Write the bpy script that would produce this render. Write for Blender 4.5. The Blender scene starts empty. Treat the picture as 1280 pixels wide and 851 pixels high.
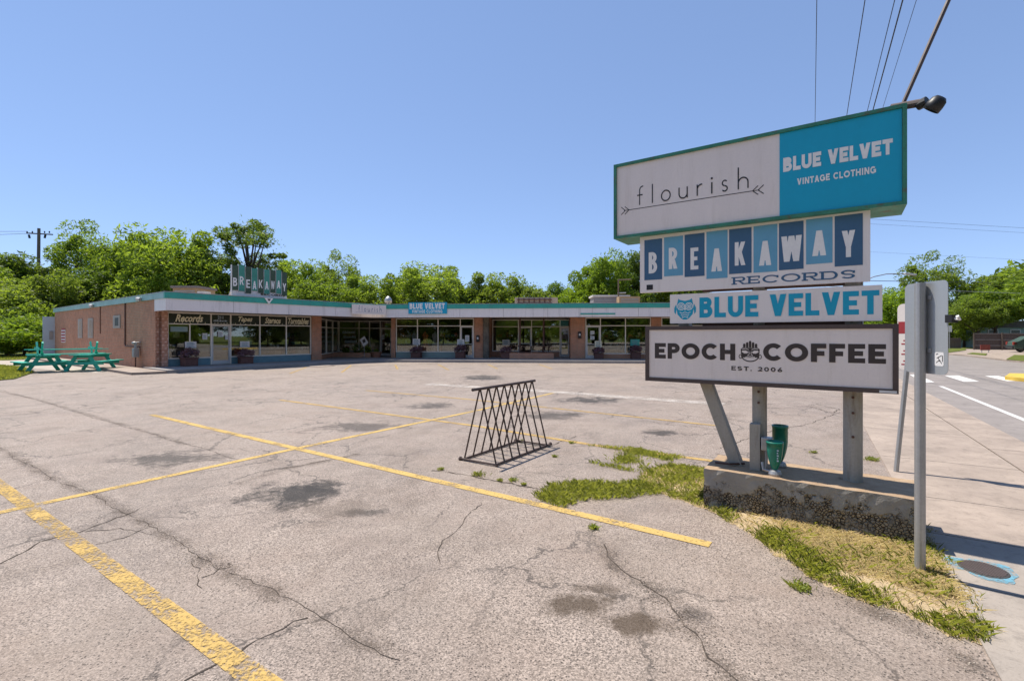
import bpy, bmesh, math, random
import numpy as np
from mathutils import Vector
R = math.radians
sc = bpy.context.scene
# ------------------------------------------------------------------ camera
CH, FP, HY, CX = 1.6, 600.0, 419.0, 640.0      # eye height (m), focal length (px of the 1280 px photo), horizon row, centre column
cd = bpy.data.cameras.new('camera'); cam = bpy.data.objects.new('camera', cd); sc.collection.objects.link(cam)
cam.location = (0, 0, CH); cam.rotation_euler = (R(90), 0, 0)
cd.sensor_width = 36; cd.lens = 36 * FP / 1280; cd.shift_y = -(425.5 - HY) / 1280
cd.clip_start = .05; cd.clip_end = 3000
sc.camera = cam
# ------------------------------------------------------------------ light
SUN_EL = 65.0
LX, LY = .803, -.596                              # the way the sunlight travels over the ground
w = bpy.data.worlds.new('World'); sc.world = w; w.use_nodes = True
nt = w.node_tree; nt.nodes.clear()
sky = nt.nodes.new('ShaderNodeTexSky'); sky.sky_type = 'NISHITA'; sky.sun_disc = False
sky.sun_elevation = R(SUN_EL); sky.sun_rotation = math.atan2(-LX, -LY)
sky.altitude = 3000; sky.air_density = 1.0; sky.dust_density = 0; sky.ozone_density = 3.0
bg = nt.nodes.new('ShaderNodeBackground'); bg.inputs[1].default_value = .15
wo = nt.nodes.new('ShaderNodeOutputWorld')
gm_ = nt.nodes.new('ShaderNodeGamma'); gm_.inputs[1].default_value = .55          # a camera's soft tone curve on the clear sky
tn = nt.nodes.new('ShaderNodeMix'); tn.data_type = 'RGBA'; tn.blend_type = 'MULTIPLY'; tn.inputs[0].default_value = 1; tn.inputs[7].default_value = (.85, .985, 1.25, 1)
nt.links.new(sky.outputs[0], gm_.inputs[0]); nt.links.new(gm_.outputs[0], tn.inputs[6])
nt.links.new(tn.outputs[2], bg.inputs[0]); nt.links.new(bg.outputs[0], wo.inputs[0])
sd = bpy.data.lights.new('sun', 'SUN'); sd.energy = 3.3; sd.angle = R(.53); sd.color = (1, .93, .82)
so = bpy.data.objects.new('sun', sd); sc.collection.objects.link(so)
ce = math.cos(R(SUN_EL))
so.rotation_euler = Vector((LX * ce, LY * ce, -math.sin(R(SUN_EL)))).to_track_quat('-Z', 'Y').to_euler()
so.location = (-10, 10, 30)
sc.view_settings.view_transform = 'Standard'; sc.view_settings.look = 'None'
sc.view_settings.exposure = 1.03; sc.view_settings.gamma = 1
sc.cycles.max_bounces = 7; sc.cycles.transparent_max_bounces = 24; sc.cycles.diffuse_bounces = 3
sc.cycles.glossy_bounces = 3; sc.cycles.caustics_reflective = False; sc.cycles.caustics_refractive = False
rnd = random.Random(7); nr = np.random.default_rng(7)

# ------------------------------------------------------------------ helpers: pixels, frames, meshes
def G(px, py, z=0.0):
    d = FP * (CH - z) / (py - HY); return Vector(((px - CX) / FP * d, d, z))
def AT(px, py, d):
    return Vector(((px - CX) / FP * d, d, CH + (HY - py) / FP * d))
class Frame:
    """upright frame: s along xd, o along the outward normal, z up"""
    def __init__(self, o, xd, flip=False):
        self.O = Vector((o[0], o[1], 0)); x = Vector((xd[0], xd[1], 0)).normalized(); self.x = x
        self.n = Vector((x.y, -x.x, 0)) * (-1 if flip else 1)
    def __call__(self, s, o, z): return self.O + self.x * s + self.n * o + Vector((0, 0, z))
    def s(self, px, o=0):
        r = (px - CX) / FP; P = self.O + self.n * o
        return (r * P.y - P.x) / (self.x.x - r * self.x.y)
    def z(self, px, py, o=0):
        d = (self.O + self.n * o + self.x * self.s(px, o)).y
        return CH + (HY - py) / FP * d
    def sz(self, px, py, o=0): return self.s(px, o), self.z(px, py, o)
ID = lambda x, y, z: Vector((x, y, z))
ORI = {}
class MB:
    def __init__(self): self.v = []; self.f = []; self.m = []
    def poly(self, pts, mi=0):
        n = len(self.v); self.v += [tuple(p) for p in pts]; self.f.append(list(range(n, n + len(pts)))); self.m.append(mi); return self
    def box(self, x0, x1, y0, y1, z0, z1, fr=ID, mi=0):
        n = len(self.v)
        for z in (z0, z1):
            for (x, y) in ((x0, y0), (x1, y0), (x1, y1), (x0, y1)): self.v.append(tuple(fr(x, y, z)))
        for q in ((0, 3, 2, 1), (4, 5, 6, 7), (0, 1, 5, 4), (1, 2, 6, 5), (2, 3, 7, 6), (3, 0, 4, 7)):
            self.f.append([n + i for i in q]); self.m.append(mi)
        return self
    def prism(self, pts, z0, z1, fr=ID, mi=0):
        """a flat outline in (x, y) raised from z0 to z1"""
        n = len(self.v); k = len(pts)
        for z in (z0, z1): self.v += [tuple(fr(p[0], p[1], z)) for p in pts]
        self.f.append([n + i for i in range(k)][::-1]); self.f.append([n + k + i for i in range(k)])
        for i in range(k): self.f.append([n + i, n + (i + 1) % k, n + k + (i + 1) % k, n + k + i])
        self.m += [mi] * (k + 2); return self
    def slab(self, pts, o0, o1, fr, mi=0):
        """an outline in (s, z) of a frame, from o0 to o1"""
        return self.prism(pts, o0, o1, lambda s, z, o: fr(s, o, z), mi)
    def bar(self, a, b, wx, wy, up=(0, 0, 1), mi=0):
        a, b = Vector(a), Vector(b); d = (b - a).normalized(); u = Vector(up)
        x = d.cross(u)
        if x.length < 1e-4: x = d.cross(Vector((0, 1, 0)))
        x.normalize(); y = x.cross(d).normalized(); n = len(self.v)
        for p in (a, b):
            for (i, j) in ((-1, -1), (1, -1), (1, 1), (-1, 1)): self.v.append(tuple(p + x * (i * wx / 2) + y * (j * wy / 2)))
        for q in ((0, 3, 2, 1), (4, 5, 6, 7), (0, 1, 5, 4), (1, 2, 6, 5), (2, 3, 7, 6), (3, 0, 4, 7)):
            self.f.append([n + i for i in q]); self.m.append(mi)
        return self
    def tube(self, pts, r, n=8, mi=0, cap=True):
        pts = [Vector(p) for p in pts]; rs = r if isinstance(r, (list, tuple)) else [r] * len(pts); b = len(self.v)
        px = None
        for i, p in enumerate(pts):
            d = (pts[min(i + 1, len(pts) - 1)] - pts[max(i - 1, 0)]).normalized()
            if px is None: px = d.orthogonal().normalized()
            x = (px - d * px.dot(d)).normalized(); px = x; y = d.cross(x)
            for k in range(n):
                a = 2 * math.pi * k / n; self.v.append(tuple(p + (x * math.cos(a) + y * math.sin(a)) * rs[i]))
        for i in range(len(pts) - 1):
            for k in range(n):
                k2 = (k + 1) % n; self.f.append([b + i * n + k, b + i * n + k2, b + (i + 1) * n + k2, b + (i + 1) * n + k]); self.m.append(mi)
        if cap:
            self.f.append([b + k for k in range(n)][::-1]); self.f.append([b + (len(pts) - 1) * n + k for k in range(n)]); self.m += [mi, mi]
        return self
    def lathe(self, prof, c=(0, 0, 0), n=16, mi=0, M=None):
        b = len(self.v); c = Vector(c)
        for (r, z) in prof:
            for k in range(n):
                a = 2 * math.pi * k / n; p = Vector((r * math.cos(a), r * math.sin(a), z))
                if M is not None: p = M @ p
                self.v.append(tuple(c + p))
        for i in range(len(prof) - 1):
            for k in range(n):
                k2 = (k + 1) % n; self.f.append([b + i * n + k, b + i * n + k2, b + (i + 1) * n + k2, b + (i + 1) * n + k]); self.m.append(mi)
        return self
    def build(self, name, mat, parent=None, smooth=False, fix=True, bevel=0):
        o = Vector((0, 0, 0)) if parent is None else ORI.get(parent.name, Vector((0, 0, 0)))
        me = bpy.data.meshes.new(name)
        me.from_pydata([(x - o.x, y - o.y, z - o.z) for (x, y, z) in self.v], [], self.f)
        for m in (mat if isinstance(mat, (list, tuple)) else [mat]): me.materials.append(m)
        me.polygons.foreach_set('material_index', self.m)
        if fix or bevel:
            bm = bmesh.new(); bm.from_mesh(me)
            if smooth: bmesh.ops.remove_doubles(bm, verts=bm.verts, dist=1e-5)
            bmesh.ops.recalc_face_normals(bm, faces=bm.faces)
            if bevel: bmesh.ops.bevel(bm, geom=bm.edges[:], offset=bevel, segments=2, affect='EDGES', profile=.5)
            bm.to_mesh(me); bm.free()
        if smooth:
            me.polygons.foreach_set('use_smooth', [True] * len(me.polygons))
        ob = bpy.data.objects.new(name, me); sc.collection.objects.link(ob)
        if parent is not None: ob.parent = parent; ORI[ob.name] = o
        return ob
def tag(o, label, cat, group=None):
    o['label'] = label; o['category'] = cat
    if group: o['group'] = group
    return o
def thing(name, loc, label, cat, group=None, rz=0):
    o = bpy.data.objects.new(name, None); sc.collection.objects.link(o); o.location = loc; o.rotation_euler = (0, 0, rz)
    o.empty_display_size = .2
    ORI[o.name] = Vector(loc); return tag(o, label, cat, group)
def local(name, label, cat, group=None):
    """a thing whose parts are built round the origin; place it afterwards"""
    return thing(name, (0, 0, 0), label, cat, group)
def struct(o): o['kind'] = 'structure'; return o
def stuff(o): o['kind'] = 'stuff'; return o
def dup(root, loc, rz=0, scale=(1, 1, 1), label=None, group=None):
    r = root.copy(); sc.collection.objects.link(r); r.location = loc; r.rotation_euler = (0, 0, rz); r.scale = scale
    if label: r['label'] = label
    if group: r['group'] = group
    for ch in list(root.children):
        c = ch.copy(); sc.collection.objects.link(c); c.parent = r
        for g in ch.children:
            d = g.copy(); sc.collection.objects.link(d); d.parent = c
    return r

# ------------------------------------------------------------------ materials
class N:
    """a little node-graph writer"""
    def __init__(self, name):
        self.m = bpy.data.materials.new(name); self.m.use_nodes = True; self.t = self.m.node_tree
        self.b = self.t.nodes['Principled BSDF']; self.out = self.t.nodes['Material Output']
    def n(self, typ, props=None, **ins):
        x = self.t.nodes.new('ShaderNode' + typ)
        for k, v in (props or {}).items(): setattr(x, k, v)
        for k, v in ins.items():
            k = k.replace('_', ' ')
            key = int(k[1:]) if k[0] == 'i' and k[1:].isdigit() else k
            if hasattr(v, 'is_linked') or isinstance(v, bpy.types.NodeSocket): self.t.links.new(v, x.inputs[key])
            else: x.inputs[key].default_value = v
        return x
    def pos(self): return self.n('NewGeometry').outputs['Position']
    def obj(self): return self.n('TexCoord').outputs['Object']
    def noise(self, vec, scale, detail=4, rough=.6, dist=0): return self.n('TexNoise', Vector=vec, Scale=scale, Detail=detail, Roughness=rough, Distortion=dist).outputs['Fac']
    def math(self, op, a, b=0.0, c=False):
        x = self.n('Math', {'operation': op, 'use_clamp': c}, i0=a, i1=b); return x.outputs[0]
    def mr(self, v, a, b, c=0.0, d=1.0): return self.n('MapRange', i0=v, i1=a, i2=b, i3=c, i4=d).outputs[0]
    def mix(self, f, a, b, blend='MIX'):
        x = self.n('Mix', {'data_type': 'RGBA', 'blend_type': blend})
        for i, v in ((0, f), (6, a), (7, b)):
            if isinstance(v, bpy.types.NodeSocket): self.t.links.new(v, x.inputs[i])
            else: x.inputs[i].default_value = (v + (1,) if isinstance(v, tuple) and len(v) == 3 else v)
        return x.outputs[2]
    def set(self, **k):
        for a, v in k.items():
            a = a.replace('_', ' ')
            if isinstance(v, bpy.types.NodeSocket): self.t.links.new(v, self.b.inputs[a])
            else: self.b.inputs[a].default_value = v + (1,) if isinstance(v, tuple) and len(v) == 3 else v
    def bump(self, h, st=.3, dist=.01): self.t.links.new(self.n('Bump', Strength=st, Distance=dist, Height=h).outputs[0], self.b.inputs['Normal'])
def pm(name, col, rough=.6, var=.25, scale=3.0, bump=.0, metal=0.0, dirt=None, streak=False, spec=.4):
    """paint, metal, wood ...: a colour with wear from noise"""
    g = N(name); p = g.pos()
    v = p if not streak else g.n('Mapping', Vector=p, Scale=(1, 1, .12)).outputs[0]
    a = g.noise(v, scale, 6, .65); b = g.noise(p, scale * 11, 3, .6)
    f = g.math('ADD', g.math('MULTIPLY', a, .65), g.math('MULTIPLY', b, .35))
    dk = tuple(c * (1 - var) for c in col); lt = tuple(min(1, c * (1 + var * .6)) for c in col)
    c = g.mix(g.mr(f, .3, .7), dk, lt)
    if dirt: c = g.mix(g.mr(g.noise(v, scale * 2.3, 7, .7), .53, .68, 0, .75), c, dirt)
    g.set(Base_Color=c, Roughness=g.mr(f, .3, .7, min(1, rough + .12), max(.05, rough - .1)), Metallic=metal, Specular_IOR_Level=spec)
    if bump: g.bump(f, bump, .01)
    return g.m
def flat_print(name, col): return pm(name, col, .55, .1, 6, 0, spec=.3)

def asphalt_mat():
    g = N('asphalt'); p = g.pos()
    big = g.noise(p, .33, 5, .6); mid = g.noise(p, 2.2, 6, .65); fine = g.noise(p, 80, 5, .8)
    vo = g.n('TexVoronoi', Vector=p, Scale=135.0); sep = g.n('SeparateColor', i0=vo.outputs['Color']).outputs[0]
    v2 = g.n('TexVoronoi', Vector=p, Scale=72.0); pit_r = g.n('SeparateColor', i0=v2.outputs['Color']).outputs[1]
    c = g.mix(g.mr(big, .40, .60), (.165, .135, .115), (.275, .216, .172))
    c = g.mix(g.mr(g.noise(p, .8, 5, .65), .42, .62, 0, .5), c, (.31, .232, .188))
    c = g.mix(g.mr(mid, .40, .66, 0, .6), c, (.345, .285, .24))
    rough_zone = g.mr(g.noise(p, .55, 5, .65), .40, .62, .28, .66)
    c = g.mix(rough_zone, c, g.mix(g.mr(sep, .1, .9), (.085, .067, .056), (.60, .49, .415)))
    c = g.mix(g.math('MULTIPLY', g.mr(fine, .50, .66), rough_zone), c, (.12, .094, .078))
    dens = g.mr(g.math('ADD', g.noise(p, .9, 6, .7, .8), g.math('MULTIPLY', big, .3)), .5, .82, .06, .5)
    pit = g.math('MULTIPLY', g.math('LESS_THAN', pit_r, dens), g.mr(v2.outputs['Distance'], .18, .42, 1, 0))
    c = g.mix(g.math('MULTIPLY', pit, .85), c, (.06, .048, .04))
    blot = g.mr(g.noise(p, .62, 7, .72, 1.4), .52, .66, 0, .5)
    c = g.mix(blot, c, g.mix(g.mr(sep, .1, .9), (.085, .064, .05), (.26, .20, .155)))
    wv = g.n('VectorMath', {'operation': 'ADD'}, i0=p, i1=g.n('VectorMath', {'operation': 'SCALE'}, i0=g.n('TexNoise', Vector=p, Scale=2.6, Detail=5.0, Roughness=.7).outputs['Color'], Scale=.55).outputs[0]).outputs[0]
    web = g.n('TexVoronoi', {'feature': 'DISTANCE_TO_EDGE'}, Vector=wv, Scale=.85).outputs[0]
    web = g.math('MULTIPLY', g.mr(web, .004, .016, 1, 0), g.mr(g.noise(p, .45, 4, .6), .44, .54))
    c = g.mix(g.math('MULTIPLY', web, .75), c, (.06, .048, .04))
    ST_N = g.mr(g.noise(p, 9, 6, .8), .3, .7, -.5, .5); ST_G = g.mr(sep, .0, .9, 1.0, .86)
    for (px, py, rx, ry, st, col) in ST:
        q = G(px, py)
        d = g.n('VectorMath', {'operation': 'SUBTRACT'}, i0=p, i1=(q.x, q.y, 0)).outputs[0]
        d = g.n('Mapping', Vector=d, Scale=(1 / rx, 1 / ry, 0)).outputs[0]
        L = g.n('VectorMath', {'operation': 'LENGTH'}, i0=d).outputs['Value']
        L = g.math('ADD', L, g.mr(mid, .3, .7, -.6, .6)); L = g.math('ADD', L, ST_N)
        c = g.mix(g.math('MULTIPLY', g.mr(L, .45, 1.1, st, 0), ST_G), c, col)
    g.set(Base_Color=c, Roughness=.72, Specular_IOR_Level=.45)
    h = g.math('SUBTRACT', g.math('ADD', g.math('MULTIPLY', sep, .5), g.math('MULTIPLY', fine, -.8)), pit)
    g.bump(h, .6, .012)
    return g.m
OIL = (.02, .016, .013); BRN = (.075, .05, .03)
ST = [(368, 616, .52, .40, 1, OIL), (462, 640, .24, .10, .7, OIL), (335, 624, .24, .14, .6, OIL), (398, 606, .3, .18, .8, OIL), (425, 634, .4, .25, .4, BRN), (212, 573, .62, .42, .8, OIL), (452, 533, .75, .5, .7, OIL), (536, 507, .5, .5, .75, OIL),
      (604, 472, .8, 1.3, .9, OIL), (735, 500, .75, .6, .9, OIL), (690, 519, .7, .5, .8, OIL), (828, 541, .3, .22, .85, OIL),
      (716, 756, .19, .15, .95, BRN), (790, 782, .19, .10, .95, BRN), (740, 735, .16, .06, .6, BRN), (868, 765, .12, .10, .6, OIL)]
M = {}
M['asphalt'] = asphalt_mat()
def conc(name, a, b, sc_=1.0, bump=.3):
    g = N(name); p = g.pos()
    c = g.mix(g.mr(g.noise(p, 1.3 * sc_, 6, .65), .33, .68), a, b)
    c = g.mix(g.mr(g.noise(p, 7 * sc_, 7, .78, .6), .50, .70, 0, .6), c, tuple(x * .6 for x in a))
    f = g.noise(p, 70, 4, .7)
    c = g.mix(g.mr(f, .55, .75, 0, .5), c, tuple(x * .55 for x in a))
    g.set(Base_Color=c, Roughness=.88, Specular_IOR_Level=.25); g.bump(f, bump, .006); return g.m
M['concrete'] = conc('concrete', (.27, .22, .185), (.40, .325, .27))
M['sidewalk'] = conc('sidewalk_concrete', (.27, .235, .205), (.38, .33, .285))
M['walk_shop'] = conc('shop_walk_concrete', (.27, .25, .235), (.36, .33, .31))
M['road'] = conc('road_asphalt', (.22, .195, .182), (.29, .258, .24), .6)
def plinth_mat():
    g = N('weathered_concrete'); p = g.pos()
    c = g.mix(g.mr(g.noise(p, 2.5, 6, .7), .3, .7), (.27, .25, .22), (.40, .37, .325))
    sz_ = g.n('SeparateXYZ', i0=p).outputs[2]
    band = g.mr(g.math('ABSOLUTE', g.math('SUBTRACT', g.math('ADD', sz_, g.mr(g.noise(p, 3.2, 5, .7), .3, .7, -.15, .15)), .14)), .02, .16, 1, 0)
    vo = g.n('TexVoronoi', {'feature': 'DISTANCE_TO_EDGE'}, Vector=p, Scale=44.0).outputs[0]
    peb = g.mr(vo, .02, .16)
    hole = g.math('MULTIPLY', g.mr(band, .25, .55), g.mr(g.noise(p, 5, 6, .8), .38, .50))
    c = g.mix(hole, c, g.mix(peb, (.025, .021, .016), g.mix(g.noise(p, 30, 2, .5), (.20, .15, .09), (.52, .43, .31))))
    c = g.mix(g.mr(g.noise(p, 6, 7, .75), .57, .68, 0, .7), c, (.10, .085, .07))
    top = g.mr(g.n('SeparateXYZ', i0=g.n('NewGeometry').outputs['Normal']).outputs[2], .6, .9)
    c = g.mix(top, c, g.mix(g.noise(p, 7, 6, .7), (.24, .145, .08), (.50, .38, .26)))
    g.set(Base_Color=c, Roughness=.92, Specular_IOR_Level=.2)
    h = g.math('ADD', g.math('MULTIPLY', hole, g.math('SUBTRACT', g.math('MULTIPLY', peb, .6), 1.2)), g.math('MULTIPLY', g.noise(p, 45, 4, .7), .3))
    g.bump(h, .9, .03); return g.m
M['plinth'] = plinth_mat()
def worn_paint(name, col, lo, hi):
    g = N(name); p = g.pos()
    f = g.math('ADD', g.math('MULTIPLY', g.noise(p, 3.0, 6, .7), .45), g.math('MULTIPLY', g.noise(p, 46, 5, .75), .55))
    c = g.mix(g.noise(p, 12, 5, .7), tuple(x * .72 for x in col), col)
    g.set(Base_Color=c, Roughness=.8, Specular_IOR_Level=.2)
    t = g.n('BsdfTransparent'); mx = g.n('MixShader', i0=g.mr(f, lo, hi), i1=g.b.outputs[0], i2=t.outputs[0])
    g.t.links.new(mx.outputs[0], g.out.inputs[0]); return g.m
def ravel_mat():
    g = N('crumbled_asphalt'); p = g.pos(); fd = g.n('Attribute', {'attribute_name': 'fade'}).outputs['Fac']
    f = g.math('ADD', g.math('MULTIPLY', g.noise(p, 3.5, 6, .7), .4), g.math('MULTIPLY', g.noise(p, 85, 3, .8), .6))
    c = g.mix(g.noise(p, 70, 4, .75), (.06, .047, .038), (.20, .16, .13)); g.set(Base_Color=c, Roughness=.95, Specular_IOR_Level=.1)
    t = g.n('BsdfTransparent'); al = g.mr(g.math('ADD', f, g.math('MULTIPLY', fd, .16)), .62, .72, 0, .5)
    g.t.links.new(g.n('MixShader', i0=al, i1=t.outputs[0], i2=g.b.outputs[0]).outputs[0], g.out.inputs[0]); return g.m
M['yellow'] = worn_paint('worn_yellow_paint', (.60, .41, .14), .50, .60)
M['yellow_worn'] = worn_paint('broken_yellow_paint', (.58, .39, .13), .455, .55)
M['yellow_old'] = worn_paint('faded_yellow_paint', (.52, .35, .13), .48, .60)
M['white_old'] = worn_paint('faded_white_paint', (.56, .50, .45), .44, .60)
M['white_line'] = worn_paint('white_road_paint', (.75, .73, .70), .58, .68)
M['blue_spray'] = worn_paint('blue_spray_paint', (.17, .40, .52), .42, .55)
M['ravel'] = ravel_mat()
M['crack'] = pm('crack_dark', (.075, .062, .053), .95, .3, 20, spec=.05)
def brick_mat(name, ax, c1, c2, mortar, ms=.012, bw=.22, rh=.076):
    g = N(name); p = g.pos()
    s = g.n('VectorMath', {'operation': 'DOT_PRODUCT'}, i0=p, i1=(ax[0], ax[1], 0)).outputs['Value']
    z = g.n('SeparateXYZ', i0=p).outputs[2]
    v = g.n('CombineXYZ', X=s, Y=z).outputs[0]
    b = g.n('TexBrick', Vector=v, Color1=c1 + (1,), Color2=c2 + (1,), Mortar=mortar + (1,), Scale=1.0, Mortar_Size=ms, Bias=0.0, Brick_Width=bw, Row_Height=rh)
    c = g.mix(g.mr(g.noise(p, .7, 6, .65), .40, .75, 0, .35), b.outputs['Color'], tuple(x * .6 for x in c1))
    c = g.mix(g.mr(g.noise(p, 3.5, 4, .6), .4, .7, 0, .35), c, tuple(min(1, x * 1.5) for x in c2))
    g.set(Base_Color=c, Roughness=.88, Specular_IOR_Level=.2); g.bump(b.outputs['Fac'], -.6, .01); return g.m
def leaf_mat(name, a, b, tr=.35, rough=.5):
    g = N(name); ri = g.n('NewGeometry').outputs['Random Per Island']; ro = g.n('ObjectInfo').outputs['Random']
    c = g.mix(ri, a, b)
    c = g.n('HueSaturation', Hue=g.mr(ro, 0, 1, .485, .515), Saturation=g.mr(ro, 0, 1, .9, 1.1), Value=g.mr(ro, 0, 1, .85, 1.15), Color=c).outputs[0]
    c = g.mix(g.mr(g.noise(g.pos(), .5, 3, .6), .35, .7, 0, .5), c, tuple(x * 1.3 for x in b))
    g.set(Base_Color=c, Roughness=rough, Specular_IOR_Level=.35)
    t = g.n('BsdfTranslucent', Color=g.mix(.5, c, (min(.9, b[0] * 2.6), min(.9, b[1] * 2.4), b[2] * 1.1)))
    mx = g.n('MixShader', i0=tr, i1=g.b.outputs[0], i2=t.outputs[0]); g.t.links.new(mx.outputs[0], g.out.inputs[0]); return g.m
M['leaf'] = leaf_mat('leaf_green', (.07, .13, .016), (.155, .225, .028), .55)
M['leaf_dark'] = leaf_mat('leaf_dark_green', (.045, .09, .015), (.11, .17, .024), .5)
M['leaf_yellow'] = leaf_mat('leaf_yellow_green', (.095, .165, .018), (.19, .27, .033), .55)
M['leaf_purple'] = leaf_mat('leaf_purple', (.11, .055, .075), (.28, .16, .20), .3)
M['grass'] = leaf_mat('grass_blade', (.105, .15, .025), (.27, .29, .07), .4, .6)
M['straw'] = leaf_mat('dry_grass_blade', (.50, .375, .19), (.74, .59, .34), .3, .8)
M['bark'] = pm('bark', (.085, .065, .05), .9, .4, 6, .5)
def soil_mat(name, a, b):
    g = N(name); p = g.pos(); c = g.mix(g.mr(g.noise(p, 3, 6, .7), .35, .7), a, b)
    c = g.mix(g.mr(g.noise(p, 40, 4, .7), .5, .75, 0, .6), c, tuple(x * .5 for x in a)); g.set(Base_Color=c, Roughness=.95, Specular_IOR_Level=.1); g.bump(g.noise(p, 50, 4, .7), .5, .02); return g.m
M['soil'] = soil_mat('soil', (.34, .25, .15), (.52, .41, .26))
M['lawn'] = soil_mat('lawn_ground', (.08, .11, .02), (.16, .17, .045))
M['white_metal'] = pm('white_painted_metal', (.62, .60, .58), .5, .08, 2, streak=True)
M['fascia'] = pm('white_fascia_panel', (.88, .82, .79), .6, .06, 1.2, streak=True, dirt=(.60, .56, .54))
M['teal'] = pm('teal_painted_metal', (.05, .40, .32), .5, .2, 2, dirt=(.10, .25, .21))
M['teal_pale'] = pm('pale_teal_flashing', (.30, .50, .47), .5, .2, 2)
M['tan'] = pm('tan_soffit', (.46, .38, .30), .8, .1, 2)
M['frame'] = pm('cream_window_frame', (.90, .83, .72), .5, .12, 3)
M['bulk'] = pm('blue_bulkhead', (.16, .29, .34), .6, .2, 3)
M['bulk_grey'] = pm('greygreen_bulkhead', (.26, .34, .32), .6, .2, 3)
def glass():
    g = N('shop_glass'); lw = g.n('LayerWeight', Blend=.35).outputs['Facing']
    f = g.math('ADD', g.math('MULTIPLY', g.math('POWER', lw, 2.5), .55), .13, True)
    t = g.n('BsdfTransparent', Color=(.78, .79, .77, 1)); gl = g.n('BsdfGlossy', Color=(.92, .95, .93, 1), Roughness=.015)
    mx = g.n('MixShader', i0=f, i1=t.outputs[0], i2=gl.outputs[0]); g.t.links.new(mx.outputs[0], g.out.inputs[0]); return g.m
M['glass'] = glass()
M['film'] = pm('dark_window_film', (.035, .04, .03), .2, .3, 4)
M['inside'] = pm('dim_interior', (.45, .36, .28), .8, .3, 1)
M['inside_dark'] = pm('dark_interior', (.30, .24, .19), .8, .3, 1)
M['steel'] = pm('galvanised_steel', (.42, .42, .42), .45, .15, 5, metal=.6)
M['post_beige'] = pm('weathered_beige_post', (.40, .37, .32), .65, .25, 5, streak=True, dirt=(.22, .17, .12))
M['alu'] = pm('aluminium_back', (.52, .54, .55), .42, .08, 4, metal=.7, streak=True)
M['rack'] = pm('dark_bronze_steel', (.085, .055, .045), .5, .35, 9)
M['dark'] = pm('dark_brown_frame', (.10, .072, .065), .55, .2, 4)
M['panel'] = pm('sign_white_panel', (.90, .80, .74), .45, .07, 5, streak=True, dirt=(.80, .70, .63))
M['panel2'] = pm('sign_white_board', (.92, .84, .79), .45, .06, 5, streak=True, dirt=(.82, .73, .67))
M['sky_blue'] = pm('sign_cyan', (.012, .40, .60), .45, .08, 2, streak=True)
M['ink'] = flat_print('print_black', (.03, .03, .035))
M['ink_brown'] = flat_print('print_dark_brown', (.07, .055, .05))
M['ink_white'] = flat_print('print_white', (.92, .89, .85))
M['ink_blue'] = flat_print('print_cyan', (.02, .39, .58))
M['navy'] = flat_print('print_navy', (.065, .15, .26))
M['lightblue'] = flat_print('print_light_blue', (.16, .41, .58))
M['cream'] = flat_print('print_cream', (.88, .82, .60))
M['red_print'] = flat_print('print_red', (.42, .05, .06))
M['green_frame'] = pm('weathered_green_frame', (.05, .24, .16), .55, .35, 5, dirt=(.13, .08, .05))
M['picnic'] = pm('turquoise_painted_wood', (.045, .46, .35), .65, .3, 5, .2)
M['lamp_green'] = pm('green_lamp_housing', (.015, .20, .14), .3, .2, 8)
M['pot'] = pm('planter_brown', (.16, .075, .06), .8, .25, 6)
M['black'] = pm('black_plastic', (.02, .02, .022), .45, .2, 8)
M['rust'] = pm('rusty_brown_steel', (.12, .06, .045), .7, .3, 6)
M['paper'] = flat_print('paper_notice', (.74, .73, .72))
M['wire'] = pm('black_cable', (.03, .03, .032), .6, .2, 10)
M['wood_pole'] = pm('weathered_pole_wood', (.17, .125, .095), .85, .3, 4, streak=True)
M['gutter_white'] = pm('pale_blue_panel', (.50, .60, .68), .5, .1, 2)

# ------------------------------------------------------------------ lettering: flat printed shapes, one outline after another
def ring(cx, cy, rx, ry, t, a0, a1, n=20, tx=None):
    tx = t if tx is None else tx; out = []
    for i in range(n):
        A, B = R(a0 + (a1 - a0) * i / n), R(a0 + (a1 - a0) * (i + 1) / n)
        out.append([(cx + rx * math.cos(A), cy + ry * math.sin(A)), (cx + rx * math.cos(B), cy + ry * math.sin(B)),
                    (cx + (rx - tx) * math.cos(B), cy + (ry - t) * math.sin(B)), (cx + (rx - tx) * math.cos(A), cy + (ry - t) * math.sin(A))])
    return out
def rc(x0, y0, x1, y1): return [[(x0, y0), (x1, y0), (x1, y1), (x0, y1)]]
def dg(xa, ya, xb, yb, t): return [[(xa - t / 2, ya), (xa + t / 2, ya), (xb + t / 2, yb), (xb - t / 2, yb)]]
def stroke(pts, t):
    out = []
    for (a, b) in zip(pts, pts[1:]):
        d = Vector((b[0] - a[0], b[1] - a[1])); d.normalize(); n = Vector((-d.y, d.x)) * t / 2
        out.append([(a[0] + n.x, a[1] + n.y), (b[0] + n.x, b[1] + n.y), (b[0] - n.x, b[1] - n.y), (a[0] - n.x, a[1] - n.y)])
    return out
def bowl(x0, x1, y0, y1, t, tx):
    r = (y1 - y0) / 2; k = max(x0 + .01, x1 - r * 1.0)
    return rc(x0, y0, k, y0 + t) + rc(x0, y1 - t, k, y1) + ring(k, (y0 + y1) / 2, x1 - k, r, t, -90, 90, 12, tx)
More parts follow.
